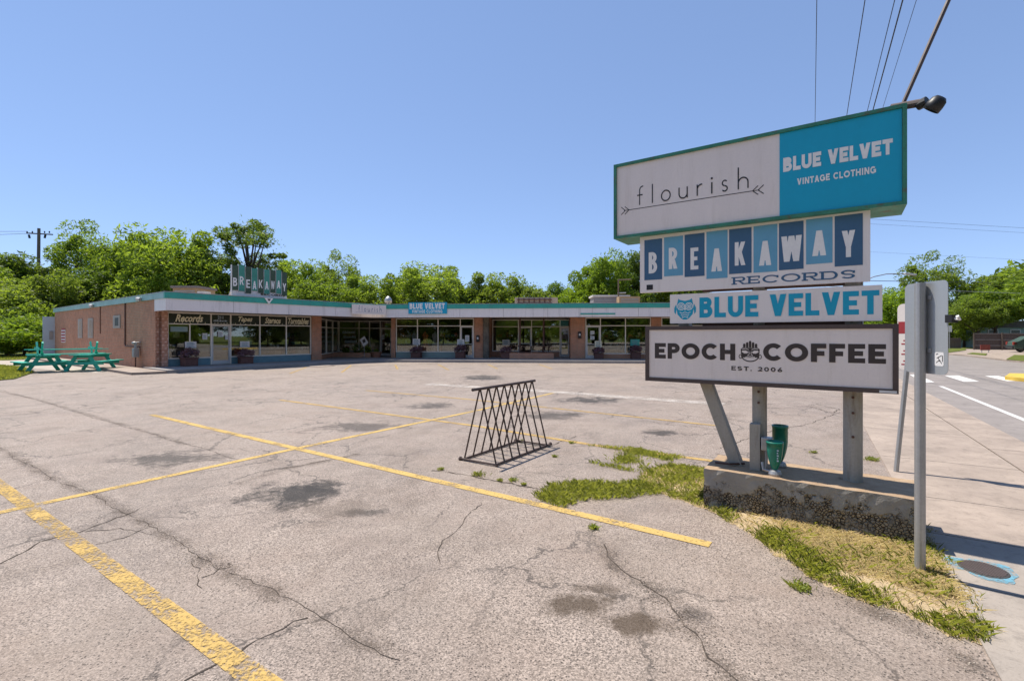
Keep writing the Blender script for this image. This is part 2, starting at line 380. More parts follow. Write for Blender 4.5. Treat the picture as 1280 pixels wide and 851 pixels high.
def glyph(c, w, t, tx):
    """polygons of a capital in the box (0..w, 0..1); t bar height, tx stem width"""
    st = rc(0, 0, tx, 1)
    if c == 'B': return st + bowl(tx, w * .94, .5 - t * .1, 1, t, tx) + bowl(tx, w, 0, .5 + t * .5, t, tx)
    if c == 'C': return ring(w / 2 + w * .04, .5, w / 2 + w * .04, .5, t, 42, 318, 24, tx)
    if c == 'D': return st + bowl(tx, w, 0, 1, t, tx)
    if c == 'E': return st + rc(tx, 0, w, t) + rc(tx, 1 - t, w, 1) + rc(tx, .5 - t / 2, w * .88, .5 + t / 2)
    if c == 'F': return st + rc(tx, 1 - t, w, 1) + rc(tx, .47 - t / 2, w * .88, .47 + t / 2)
    if c == 'G': return ring(w / 2, .5, w / 2, .5, t, 42, 330, 24, tx) + rc(w * .55, .36, w, .36 + t) + rc(w - tx, .1, w, .36)
    if c == 'H': return st + rc(w - tx, 0, w, 1) + rc(tx, .5 - t / 2, w - tx, .5 + t / 2)
    if c == 'I': return rc(w / 2 - tx / 2, 0, w / 2 + tx / 2, 1)
    if c == 'K': return st + dg(tx * .9, .38, w - tx * .55, 1, tx * 1.1) + dg(w - tx * .5, 0, tx * 1.25, .56, tx * 1.1)
    if c == 'L': return st + rc(tx, 0, w, t)
    if c == 'N': return st + rc(w - tx, 0, w, 1) + dg(w - tx * .6, 0, tx * .6, 1, tx * 1.1)
    if c == 'O' or c == '0': return ring(w / 2, .5, w / 2, .5, t, 0, 360, 32, tx)
    if c == 'P': return st + bowl(tx, w, .36, 1, t, tx)
    if c == 'R': return st + bowl(tx, w * .97, .42, 1, t, tx) + dg(w - tx * .55, 0, w * .5, .44, tx * 1.1)
    if c == 'S': return ring(w / 2, .75 - t / 4, w / 2, .25 + t / 4, t, 25, 270, 18, tx) + ring(w / 2, .25 + t / 4, w / 2, .25 + t / 4, t, 90, -155, 18, tx)
    if c == 'T': return rc(w / 2 - tx / 2, 0, w / 2 + tx / 2, 1 - t) + rc(0, 1 - t, w, 1)
    if c == 'U':
        r = min(w / 2, .5); return rc(0, r, tx, 1) + rc(w - tx, r, w, 1) + ring(w / 2, r, w / 2, r, t, 180, 360, 18, tx)
    if c == 'V': return dg(w / 2, 0, tx * .55, 1, tx * 1.1) + dg(w / 2, 0, w - tx * .55, 1, tx * 1.1)
    if c == 'A': return dg(tx * .55, 0, w / 2, 1, tx * 1.1) + dg(w - tx * .55, 0, w / 2, 1, tx * 1.1) + rc(w * .28, .2, w * .72, .2 + t)
    if c == 'W': return dg(w * .27, 0, tx * .5, 1, tx) + dg(w * .27, 0, w * .5, 1, tx) + dg(w * .73, 0, w * .5, 1, tx) + dg(w * .73, 0, w - tx * .5, 1, tx)
    if c == 'Y': return rc(w / 2 - tx / 2, 0, w / 2 + tx / 2, .45) + dg(w / 2, .4, tx * .55, 1, tx * 1.1) + dg(w / 2, .4, w - tx * .55, 1, tx * 1.1)
    if c == '1': return rc(w / 2 - tx / 2, 0, w / 2 + tx / 2, 1) + dg(w * .25, .72, w / 2, 1, tx * .8)
    if c == '2': return ring(w / 2, .7, w / 2, .3, t, 165, -30, 14, tx) + dg(tx * .7, t * .5, w * .9, .56, tx * 1.15) + rc(0, 0, w, t)
    if c == '6': return ring(w / 2, .3, w / 2, .3, t, 0, 360, 20, tx) + dg(tx * .6, .34, w * .72, 1, tx)
    if c == '.': return rc(0, 0, tx, t)
    return []
WID = {'E': .62, 'F': .60, 'L': .58, 'I': .3, 'T': .66, 'W': 1.1, 'O': .95, 'C': .82, 'G': .86, 'P': .66, 'B': .68, 'R': .7, 'S': .62, ' ': .32, '.': .2, 'D': .76, '1': .45, '2': .6, '6': .6, '0': .62}
def text_polys(s, t=.2, tx=None, gap=.12, k=1.0):
    tx = t if tx is None else tx; out = []; x = 0
    for c in s:
        wd = WID.get(c, .74) * k
        out += [[(x + p[0], p[1]) for p in q] for q in glyph(c, wd, t, tx)]; x += wd + gap
    return out, x - gap
def put_polys(mb, polys, fr, s0, s1, z0, z1, o, z0b=None, W=None, Hh=1.0):
    """fit polygons of size W x Hh into a box on a frame; z0b = base height at the right end"""
    z0b = z0 if z0b is None else z0b; h = z1 - z0
    for i, q in enumerate(polys):
        mb.poly([fr(s0 + (s1 - s0) * x / W, o + (i % 60) * .00006, z0 + (z0b - z0) * x / W + h * y / Hh) for (x, y) in q])
def lettering(text, fr, s0, s1, z0, z1, o, mat, parent, t=.2, tx=None, gap=.12, k=1.0, name='lettering'):
    p, W = text_polys(text, t, tx, gap, k); mb = MB(); put_polys(mb, p, fr, s0, s1, z0, z1, o, None, W)
    return mb.build(name, mat, parent, fix=False)
def script_text(text, fr, s0, s1, z0, z1, o, mat, parent, shear=.35, off=.02, rise=.0):
    cu = bpy.data.curves.new('t', 'FONT'); cu.body = text; cu.size = 1; cu.shear = shear; cu.offset = off; cu.resolution_u = 3
    ob = bpy.data.objects.new('t', cu); sc.collection.objects.link(ob)
    dg_ = bpy.context.evaluated_depsgraph_get(); me = bpy.data.meshes.new_from_object(ob.evaluated_get(dg_))
    xs = [v.co.x for v in me.vertices]; ys = [v.co.y for v in me.vertices]; x0, x1, y0, y1 = min(xs), max(xs), min(ys), max(ys)
    mb = MB(); mb.v = [tuple(fr(s0 + (s1 - s0) * (v.co.x - x0) / (x1 - x0), o, z0 + rise * (v.co.x - x0) / (x1 - x0) + (z1 - z0) * (v.co.y - y0) / (y1 - y0))) for v in me.vertices]
    mb.f = [list(p.vertices) for p in me.polygons]; mb.m = [0] * len(mb.f)
    bpy.data.objects.remove(ob); bpy.data.meshes.remove(me)
    return mb.build('lettering', mat, parent, fix=False)

# ------------------------------------------------------------------ ground, lot, road
U = Vector((.533, .846, 0)).normalized(); V = Vector((-.846, .533, 0)).normalized()     # along the street, and away from it
struct(MB().poly([(-900, -600, -.03), (900, -600, -.03), (900, 1500, -.03), (-900, 1500, -.03)]).build('ground', M['lawn'], fix=False))
P0 = G(1250, 851)                                          # the edge between lot and pavement runs from here along U
def PL(a, off, z): p = P0 + U * a - V * off; return Vector((p.x, p.y, z))
lot = struct(MB().poly([PL(-40, .02, 0), PL(52, .02, 0), PL(52, 0, 0) + V * 60, PL(-40, 0, 0) + V * 48]).build('parking_lot', M['asphalt'], fix=False))
struct(MB().poly([PL(-40, 1.9, .004), PL(300, 1.9, .004), PL(300, 14, .004), PL(-40, 14, .004)]).build('road', M['road'], fix=False))
cs = PL(19.5, 1.9, .006)
struct(MB().poly([PL(19.5, 1.8, .006), PL(28.5, 1.8, .006), PL(28.5, 90, .006), PL(19.5, 90, .006)]).build('cross_street', M['road'], fix=False))
# pavement: slabs of their own with recessed joints, from the sign out to the gutter
pav = struct(MB().poly([PL(-40, 0, -.012), PL(60, 0, -.012), PL(60, 1.92, -.012), PL(-40, 1.92, -.012)]).build('pavement', M['crack'], fix=False))
def slab(a0, a1, o0, o1, mat, name, g=.006, h=.009):
    return MB().prism([PL(a, o, 0)[:2] for (a, o) in ((a0 + g, o0 + g), (a1 - g, o0 + g), (a1 - g, o1 - g), (a0 + g, o1 - g))], -.01, h).build(name, mat, pav)
cuts = [-6, -4.6, -3.2, -1.8, -.35, 1.05, 2.0]
for a0, a1 in zip(cuts, cuts[1:]): slab(a0, a1, 0, 1.33, M['sidewalk'], 'slab')
cuts = [2.0, 3.1, 4.9, 7.2, 10, 13, 16.5, 19.4]
for a0, a1 in zip(cuts, cuts[1:]): slab(a0, a1, 0, 1.33, M['concrete'], 'slab')
cuts = [-6, -3, 0, 3.1, 6.2, 9.3, 12.4, 15.5, 19.4]
for a0, a1 in zip(cuts, cuts[1:]): slab(a0, a1, 1.34, 1.92, M['concrete'], 'gutter_slab', .007, .008)
def line(pts, wd, mat, z=.004, parent=lot, name='painted_line', jag=0):
    """a ground stripe through points"""
    P = [Vector((p.x, p.y, 0)) for p in pts]; mb = MB(); L = []; Rr = []
    for i, p in enumerate(P):
        d = (P[min(i + 1, len(P) - 1)] - P[max(i - 1, 0)]).normalized(); n = Vector((-d.y, d.x, 0))
        ww = wd * (1 + (rnd.uniform(-jag, jag) if jag else 0)) / 2
        L.append(p + n * ww + Vector((0, 0, z))); Rr.append(p - n * ww + Vector((0, 0, z)))
    for i in range(len(P) - 1): mb.poly([L[i], Rr[i], Rr[i + 1], L[i + 1]])
    return mb.build(name, mat, parent, fix=False)
gp = lambda *q: [G(*p) for p in q]
line(gp((-120, 666.5), (370, 560.5), (592, 514), (697, 490)), .105, M['yellow'])
line(gp((-40, 577), (0, 607), (336, 859), (430, 930)), .12, M['yellow_worn'], .0045)
line(gp((190, 518.5), (370, 560.5), (640, 623), (888, 681)), .11, M['yellow'], .005)
line(gp((350, 500), (592, 532), (740, 556), (905, 578)), .105, M['yellow_old'], .0045)
line(gp((457, 488), (590, 499.5), (670, 508), (905, 533)), .10, M['yellow_old'], .005)
line(gp((535, 480), (700, 490.5), (905, 505.5)), .5, M['white_old'], .0055)
for q in (((427, 465.5), (439, 456.5)), ((497, 461.5), (494, 456)), ((561, 462.5), (547.5, 455.5)), ((622, 461), (610, 455.5)), ((690, 461), (674, 455.5)), ((362, 467), (383, 459))):
    line(gp(*q), .10, M['yellow_old'])
def crack(pts, wd, mat='crack', z=.0026, name='crack'):
    P = gp(*pts); out = []
    for a, b in zip(P, P[1:]):
        k = max(2, int((b - a).length / .055)); n = Vector((-(b - a).y, (b - a).x, 0)).normalized()
        for i in range(k):
            q = a + (b - a) * (i / k); e = math.sin(math.pi * i / k)
            out.append(q + n * (rnd.gauss(0, .009) + .02 * math.sin(q.x * 9 + q.y * 7)) * min(1, e * 3))
    out.append(P[-1]); return line(out, wd, M[mat], z, lot, name, .75)
for pts, wd in (([(0, 560), (60, 595), (130, 625), (200, 665), (260, 700), (350, 745), (425, 785), (500, 825)], .0035),
                ([(-60, 478), (0, 487), (50, 501), (110, 520), (170, 537), (240, 557), (300, 575)], .006),
                ([(550, 704), (552, 680), (580, 650), (602, 628)], .006), ([(230, 851), (280, 825), (320, 800), (385, 772)], .008),
                ([(-30, 720), (50, 677), (100, 665), (145, 647), (190, 630)], .009), ([(755, 680), (770, 705), (800, 725), (832, 747), (855, 782), (885, 822), (930, 858)], .008),
                ([(100, 665), (150, 660), (190, 668)], .006), ([(120, 680), (165, 668), (195, 655)], .006), ([(540, 588), (570, 592), (640, 604), (680, 612)], .018),
                ([(640, 560), (690, 556), (720, 545)], .014), ([(330, 590), (400, 577), (450, 567)], .009), ([(0, 520), (90, 512), (190, 490)], .012),
                ([(900, 560), (960, 540), (1010, 530), (1050, 515)], .012), ([(1012, 508), (1040, 516), (1050, 512), (1020, 505)], .02), ([(240, 700), (248, 715), (252, 735)], .004), ([(252, 722), (275, 710), (290, 708)], .004)):
    crack(pts, wd)
def ravel(pts, wd, name='crumbled_seam', z=.0015):
    P = gp(*pts); mb = MB(); fade = []; Q = []
    for a, b in zip(P, P[1:]):
        k = max(2, int((b - a).length / .15)); Q += [a.lerp(b, i / k) for i in range(k)]
    Q.append(P[-1])
    for i, p in enumerate(Q):
        d = (Q[min(i + 1, len(Q) - 1)] - Q[max(i - 1, 0)]).normalized(); n = Vector((-d.y, d.x, 0)); e = 0 if i in (0, len(Q) - 1) else 1
        for t, f in ((-1, 0), (-.35, .8), (0, 1), (.35, .8), (1, 0)): q = p + n * (t * wd); mb.v.append((q.x, q.y, z)); fade.append(f * e)
        if i:
            for j in range(4): mb.f.append([(i - 1) * 5 + j, (i - 1) * 5 + j + 1, i * 5 + j + 1, i * 5 + j]); mb.m.append(0)
    o = mb.build(name, M['ravel'], lot, fix=False); at = o.data.attributes.new('fade', 'FLOAT', 'POINT'); at.data.foreach_set('value', fade); return o
ravel([(745, 668), (770, 710), (805, 728), (835, 750), (862, 785), (900, 830), (940, 870)], .16)
ravel([(975, 706), (1050, 748), (1120, 775), (1190, 815), (1250, 860)], .16, 'crumbled_edge')
ravel([(-20, 550), (60, 595), (130, 625), (200, 665), (260, 700), (350, 745), (425, 785), (520, 840)], .15)
ravel([(820, 760), (870, 770), (900, 800)], .14); ravel([(230, 690), (262, 705), (300, 708)], .12); ravel([(-60, 476), (50, 500), (240, 557)], .12, z=.0012); ravel([(280, 610), (360, 585), (460, 566)], .15, z=.0012)
# street markings
rl = struct(line([PL(-20, 2.62, 0), PL(16.8, 2.62, 0)], .11, M['white_line'], .009, None, 'edge_line'))
for q in (((1137, 468.5), (1146, 468.3), (1168, 478), (1155, 478.3)), ((1181, 469.7), (1197.5, 469.5), (1224, 477), (1205, 477.3)), ((1231, 470), (1248, 470), (1275, 476), (1259, 476.6))):
    struct(MB().poly([G(*p) + Vector((0, 0, .010)) for p in q]).build('crosswalk_bar', M['white_line'], fix=False))
isl = G(1262, 474)
struct(MB().prism([G(1256, 475)[:2], G(1320, 481)[:2], G(1330, 472)[:2], G(1262, 470.5)[:2]], 0, .13).build('kerb_island', pm('yellow_kerb_paint', (.62, .42, .07), .7, .2, 4)))
# far side of the junction
struct(MB().prism([G(*p)[:2] for p in ((1150, 441), (1205, 445), (1258, 451.5), (1330, 459), (1400, 441), (1240, 431), (1150, 431.5))], -.02, .10).build('far_pavement', M['concrete']))
for i, q in enumerate((((1182, 441.5), (1208, 437.8), (1206, 435.5), (1160, 436)), ((1209, 442.4), (1232, 444.5), (1234, 442.4), (1216, 441)), ((1258, 449.5), (1330, 456), (1330, 446), (1268, 444)), ((1205, 436), (1232, 436), (1250, 431), (1190, 431)))):
    struct(MB().prism([G(p[0], p[1], .1)[:2] for p in q], .10, .14).build('grass_verge', M['lawn']))

# manhole and painted ring
mc = G(1229, 713)
mh = thing('meter_cover', (mc.x, mc.y, .009), 'round cast iron meter cover inside a blue sprayed ring on pavement', 'utility cover')
b = MB(); b.lathe([(0, .006), (.125, .006), (.13, .004), (.13, 0)], (mc.x, mc.y, .009), 28); b.build('lid', pm('cast_iron', (.06, .056, .052), .6, .3, 20, .3), mh)
b = MB()
for k in range(-5, 6):
    x = k * .021; y = math.sqrt(.115 ** 2 - x * x); b.box(mc.x + x - .005, mc.x + x + .005, mc.y - y, mc.y + y, .0155, .018)
b.build('tread_rib', M['dark'], mh)
b = MB()
for k in range(40):
    A, B = 2 * math.pi * k / 40, 2 * math.pi * (k + 1) / 40; ra = .178 + .022 * math.sin(3 * A + 1) + .01 * math.sin(7 * A); rb = .178 + .022 * math.sin(3 * B + 1) + .01 * math.sin(7 * B)
    b.poly([(mc.x + .132 * math.cos(A), mc.y + .132 * math.sin(A), .0125), (mc.x + ra * math.cos(A), mc.y + ra * math.sin(A), .0125), (mc.x + rb * math.cos(B), mc.y + rb * math.sin(B), .0125), (mc.x + .132 * math.cos(B), mc.y + .132 * math.sin(B), .0125)])
b.build('painted_ring', M['blue_spray'], mh, fix=False)

# ------------------------------------------------------------------ the shop building
a = Vector((.604, .797, 0)).normalized()
C0 = Vector((-15.2, 21.1, 0))
r0 = Vector((-7.45, 29.8, 0)); r1 = Vector((8.52, 28.4, 0)); c = (r1 - r0).normalized()
den = a.x * c.y - a.y * c.x
sk = ((r0 - C0).x * c.y - (r0 - C0).y * c.x) / den
K = C0 + a * sk
LF = Frame(C0, a); RF = Frame(K, c)
ZT, ZB, ZS, FL = 3.5, 3.23, 2.72, .14       # top, underside of the teal band, soffit, floor
SET = -1.6
RE = RF.s(915)                              # far right end
BL = [Vector((a.x + LF.n.x, a.y + LF.n.y, 0)), Vector((c.x + RF.n.x, c.y + RF.n.y, 0))]
BR1 = ((.45, .19, .105), (.53, .25, .15), (.42, .31, .235))
M['brick_l'] = brick_mat('red_brick_side', BL[0], *BR1)
M['brick_d'] = brick_mat('dotted_brick_pier', BL[0], (.72, .52, .40), (.62, .42, .32), (.38, .165, .105), .058, .20, .152)
M['brick_r'] = brick_mat('red_brick_front', BL[1], *BR1)
shop = thing('shop_row', tuple(C0), 'low brick shop row with teal roof edge, white fascia and glass storefronts', 'building')
bld = lambda mb, name, mat, par=None, **k: mb.build(name, mat, par or shop, **k)
# corner where the two wings' lines at offset o meet
def KO(o):
    p = LF.O + LF.n * o; q = RF.O + RF.n * o
    t = ((q - p).x * c.y - (q - p).y * c.x) / den; return p + a * t
def xy(v): return (v.x, v.y)
# walls and roof
bld(MB().box(.0, .24, -22, SET + .22, 0, ZB, LF), 'side_wall', M['brick_l'])
bld(MB().box(.02, 13, -22.2, -22, 0, ZB, LF), 'rear_wall', M['brick_l'])
bld(MB().box(.02, LF.s(208, SET), SET - .02, SET + .22, 0, ZS, LF), 'corner_pier', M['brick_d'])
bld(MB().box(-4, RE, -14.2, -14, 0, ZB, RF), 'rear_wall', M['brick_r'])
bld(MB().box(RE - .24, RE - .02, -14, SET + .1, 0, ZB, RF), 'end_wall', M['brick_r'])
kk = KO(-.02)
bld(MB().prism([xy(LF(.03, -.02, 0)), xy(kk), xy(LF(12, -12, 0)), xy(LF(10, -21.9, 0)), xy(LF(.03, -21.9, 0))], ZS, 3.42), 'roof_slab', M['tan'])
bld(MB().prism([xy(KO(-.03)), xy(RF(RE - .03, -.03, 0)), xy(RF(RE - .03, -13.9, 0)), xy(RF(-6, -13.9, 0)), xy(LF(10.2, -21.5, 0)), xy(LF(11.7, -12, 0))], ZS + .003, 3.415), 'roof_slab', M['tan'])
# fascia panels with joints
n = 4; LK = (KO(0) - C0).length
for i in range(n): bld(MB().box(LK * i / n + .008, LK * (i + 1) / n - .008, -.018, .03, ZS - .02, ZB, LF), 'fascia_panel', M['fascia'])
n = 8
for i in range(n): bld(MB().box(RE * i / n + .008, RE * (i + 1) / n - .008, -.018, .03, ZS - .02, ZB, RF), 'fascia_panel', M['fascia'])
bld(MB().box(-.03, .014, SET + .2, .03, ZS - .02, ZB, LF), 'fascia_panel', M['fascia'])
bld(MB().box(RE - .014, RE + .03, SET, .03, ZS - .02, ZB, RF), 'fascia_panel', M['fascia'])
def mitre(fr, o): return (KO(o) - fr.O).dot(fr.x)
b = MB(); b.prism([xy(LF(-.07, .07, 0)), xy(KO(.07)), xy(KO(-.1)), xy(LF(-.07, -.1, 0))], ZB, ZT); bld(b, 'roof_edge', M['teal'])
b = MB(); b.prism([xy(KO(.07) + RF.x * .003), xy(RF(RE + .07, .07, 0)), xy(RF(RE + .07, -.1, 0)), xy(KO(-.1) + RF.x * .003)], ZB, ZT); bld(b, 'roof_edge', M['teal'])
bld(MB().box(-.068, .015, -22.2, -.103, ZB + .003, ZT - .003, LF), 'roof_edge', M['teal_pale'])
b = MB(); b.prism([xy(LF(-.09, .09, 0)), xy(KO(.09)), xy(KO(-.12)), xy(LF(-.09, -.12, 0))], ZT, ZT + .03); bld(b, 'coping', M['steel'])
b = MB(); b.prism([xy(KO(.09) + RF.x * .003), xy(RF(RE + .09, .09, 0)), xy(RF(RE + .09, -.12, 0)), xy(KO(-.12) + RF.x * .003)], ZT, ZT + .03); bld(b, 'coping', M['steel'])
bld(MB().box(-.088, .02, -22.2, -.123, ZT - .002, ZT + .027, LF), 'coping', M['steel'])
# shop walk with kerb
kw = KO(1.25); kb = KO(-4.6)
walk = struct(MB().prism([xy(LF(-.35, 1.25, 0)), xy(kw), xy(RF(RE + .3, 1.25, 0)), xy(RF(RE + .3, -14, 0)), xy(RF(-6, -14, 0)), xy(LF(.3, -21, 0)), xy(LF(.3, -1.8, 0)), xy(LF(-.35, -1.8, 0))], -.02, FL).build('shop_walk', M['walk_shop']))
struct(MB().prism([xy(LF(-1.5, 1.0, 0)), xy(LF(-.36, 1.25, 0)), xy(LF(-.36, -21, 0)), xy(LF(-1.5, -21, 0))], -.02, .10).build('side_walk', M['concrete']))
q0, q1 = LF.s(371, 1.25), LF.s(408, 1.25)
struct(MB().prism([xy(LF(q0, 1.255, 0)), xy(LF(q1, 1.255, 0)), xy(LF(q1 - .3, 2.5, 0)), xy(LF(q0 + .4, 2.5, 0))], -.01, .02).build('ramp', M['concrete']))

def storefront(fr, o, S, zs, zt, zh, doors=(), film=False, name='storefront', mfr='frame', dt=.0, bulk=None, dz=2.12, skip=()):
    """posts at S, sill zs, transom zt, head zh; doors = cells that hold a door"""
    p = MB(); wv = .055
    for i, s in enumerate(S):
        zb = FL if (i in doors or i - 1 in doors) else zs
        p.box(s - wv / 2, s + wv / 2, o - .05, o + .05, zb, zh, fr)
    for i in range(len(S) - 1):
        x0, x1 = S[i] + wv / 2, S[i + 1] - wv / 2
        p.box(x0, x1, o - .045, o + .045, zh - .06, zh - .001, fr); p.box(x0, x1, o - .04, o + .04, zt - .025, zt + .025, fr)
        if i not in doors: p.box(x0, x1, o - .045, o + .06, zs + .001, zs + .06, fr)
    w_ = bld(p, 'storefront_frame', M[mfr])
    for i in range(len(S) - 1):
        x0, x1 = S[i] + wv / 2, S[i + 1] - wv / 2
        MB().box(x0 + .001, x1 - .001, o - .004, o + .004, zt + .026, zh - .061, fr).build('pane', M['film'] if film else M['glass'], w_)
        if i in doors:
            d = MB(); e = .075; z1 = zt - .027
            d.box(x0 + .004, x0 + e, o - .03, o + .03, FL + .01, z1, fr).box(x1 - e, x1 - .004, o - .03, o + .03, FL + .01, z1, fr)
            d.box(x0 + e, x1 - e, o - .028, o + .028, z1 - e, z1, fr).box(x0 + e, x1 - e, o - .028, o + .028, FL + .01, FL + .2, fr)
            dd = bld(d, 'door', M['white_metal'])
            MB().box(x0 + e + .001, x1 - e - .001, o - .004, o + .004, FL + .2, z1 - e, fr).build('pane', M['glass'], dd)
            MB().tube([fr(x1 - e * .5, o + .03, 1.0), fr(x1 - e * .5, o + .09, 1.02), fr(x1 - e * .5, o + .09, 1.3), fr(x1 - e * .5, o + .03, 1.32)], .012, 6).build('handle', M['steel'], dd)
            MB().box(x0 + e, x1 - e, o + .03, o + .055, 1.02, 1.06, fr).build('push_bar', M['steel'], dd)
        else:
            MB().box(x0 + .001, x1 - .001, o - .004, o + .004, zs + .061, zt - .026, fr).build('pane', M['glass'], w_)
            if bulk: bld(MB().box(S[i] - .02 + .001 * i, S[i + 1] + .0195, o - .08 - .0004 * i, o + .03 + .0004 * i, FL - .01, zs, fr), 'bulkhead', M[bulk])
    return w_
# left wing: record shop
S = [LF.s(p, SET) for p in (209.5, 263.5, 288, 324.5, 357.5, 388)]
sf = storefront(LF, SET, S, .47, 2.14, 2.70, doors=(1,), film=True, bulk='bulk')
MB().box(LF.s(237, SET) - .025, LF.s(237, SET) + .025, SET - .03, SET + .04, .531, 2.114, LF).build('mullion', M['frame'], sf)
def word(t, p0, p1, z0, z1, mat='cream', **k): script_text(t, LF, LF.s(p0, SET), LF.s(p1, SET), z0, z1, SET + .008, M[mat], sf, **k)
word('Records', 219, 254, 2.24, 2.60, off=.03); word('Tapes', 298, 315.5, 2.24, 2.58, off=.03); word('Stereos', 331, 351, 2.24, 2.58, off=.03); word('Turntables', 360, 386, 2.24, 2.58, off=.03)
word('211', 272, 279, 2.42, 2.58, 'gutter_white', shear=0);
def faint_row(fr, p0, p1, o, z, h, par, seed):
    # writing too small to read in the photograph: a row of short strokes
    r2 = random.Random(seed); b = MB(); x = fr.s(p0, o); e = fr.s(p1, o)
    while x < e - .03:
        wd = r2.uniform(.03, .06); b.box(x, x + wd, o + .006, o + .008, z, z + h * r2.uniform(.6, 1), fr); x += wd + .025
    b.build('lettering', M['gutter_white'], par)
faint_row(LF, 267, 284, SET, 2.29, .09, sf, 5)
for i in range(5):
    d = MB(); x0, x1 = S[i] + .1, S[i + 1] - .1; k = max(5, int((x1 - x0) / .3))
    for j in range(k):
        x = x0 + (x1 - x0) * (j + .5) / k; d.lathe([(0, 0), (.035, 0)], LF(x, SET + .006, 2.20 + .015 * math.sin(j * 2)), 8, M=__import__('mathutils').Matrix.Rotation(R(90), 3, 'X'))
    d.build('painted_note', M['cream'], sf, fix=False)
s388 = LF.s(388, SET)
kp = LF.s(400.5, SET)
bld(MB().box(s388 + .03, kp, SET - .12, SET + .12, FL - .01, ZS, LF), 'brick_pier', M['brick_l'])
# recess of the flower shop
ob_ = SET - 2.3
pA = LF(kp - .02, SET - .12, 0); pB = RF(RF.s(423, ob_), ob_, 0)
XF = Frame(pA, (pB - pA)); L_ = (pB - pA).length
storefront(XF, 0, [.05, L_ * .33, L_ * .66, L_ - .04], .42, 2.1, 2.62, mfr='frame')
bld(MB().box(0, L_, -.1, .04, FL - .01, .42, XF), 'low_wall', M['brick_l'])
S = [RF.s(p, ob_) for p in (424, 449, 462, 475.5, 489.5)]
rf_ = storefront(RF, ob_, S, .42, 2.1, 2.62, doors=(3,))
bld(MB().box(S[0] - .03, S[3], ob_ - .1, ob_ + .045, FL - .01, .42, RF), 'low_wall', M['brick_r'])
for i, z in enumerate((1.72, 1.40, 1.08)): faint_row(RF, 428 + i * 1.5, 444 + i, ob_, z, .2, rf_, 20 + i)
def pier(p0, p1, dpt=.12, oo=SET): bld(MB().box(RF.s(p0, oo), RF.s(p1, oo), oo - dpt, oo + .12, FL - .01, ZS + .001, RF), 'brick_pier', M['brick_r'])
pier(489.7, 494.6)
bld(MB().box(RF.s(490.5, SET), RF.s(490.5, SET) + .2, ob_ - .1, SET - .13, FL - .01, ZS, RF), 'return_wall', M['brick_r'])
# clothing shop
S = [RF.s(p, SET) for p in (495.6, 522, 547.7, 575.5, 592)]
bv = storefront(RF, SET, S, .50, 2.2, 2.70, doors=(3,), bulk='bulk_grey')
pier(593.1, 604)
bld(MB().box(RF.s(604.3, SET + .2), RF.s(611, SET + .2), SET - .1, SET + .3, FL - .01, ZS + .001, RF), 'painted_post', pm('mural_post', (.16, .14, .11), .7, .6, 6))
# coffee recess
ob2 = SET - 1.7
bld(MB().box(RF.s(610.5, SET) - .2, RF.s(610.5, SET), ob2 - .1, SET - .11, FL - .01, ZS, RF), 'return_wall', M['brick_r'])
S = [RF.s(p, ob2) for p in (616, 648, 664.5, 700, 712)]
storefront(RF, ob2, S, .5, 2.18, 2.66, doors=(1, 3))
bld(MB().box(S[0] - .3, S[1], ob2 - .1, ob2 + .03, FL - .01, .5, RF), 'low_wall', M['brick_r'])
bld(MB().box(S[2], S[3], ob2 - .1, ob2 + .03, FL - .01, .5, RF), 'low_wall', M['brick_r'])
for px in (650, 679.5): bld(MB().box(RF.s(px, SET) - .05, RF.s(px, SET) + .05, SET - .05, SET + .05, FL - .01, ZS + .001, RF), 'steel_post', M['rust'])
bld(MB().box(RF.s(712.5, SET), RF.s(712.5, SET) + .2, ob2 - .1, SET - .121, FL - .01, ZS, RF), 'return_wall', M['brick_r'])
pier(713.2, 731)
S = [RF.s(p, SET) for p in (732.3, 750.5, 781.7, 813)]
ep = storefront(RF, SET, S, .42, 2.2, 2.72, doors=(0,))
bld(MB().box(S[1], S[3], SET - .1, SET + .06, FL - .01, .42, RF), 'low_wall', M['brick_r'])
pier(813.8, 826)
S = [RF.s(p, SET) for p in (827, 850, 880)]
storefront(RF, SET, S, .42, 2.2, 2.72)
bld(MB().box(S[0], S[2], SET - .1, SET + .06, FL - .01, .42, RF), 'low_wall', M['brick_r'])
bld(MB().box(S[2] + .03, RE - .25, SET - .12, SET + .12, FL - .01, ZS + .001, RF), 'brick_pier', M['brick_r'])
# rooms behind the glass
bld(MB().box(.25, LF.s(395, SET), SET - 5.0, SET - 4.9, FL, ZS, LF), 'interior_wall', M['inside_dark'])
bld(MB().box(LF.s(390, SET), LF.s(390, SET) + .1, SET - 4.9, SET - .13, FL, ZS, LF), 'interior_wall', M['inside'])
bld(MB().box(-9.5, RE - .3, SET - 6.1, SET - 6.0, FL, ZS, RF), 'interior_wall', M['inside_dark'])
for px in (593, 721, 820): bld(MB().box(RF.s(px, SET), RF.s(px, SET) + .12, SET - 5.9, SET - 2.5, FL, ZS, RF), 'interior_wall', M['inside'])
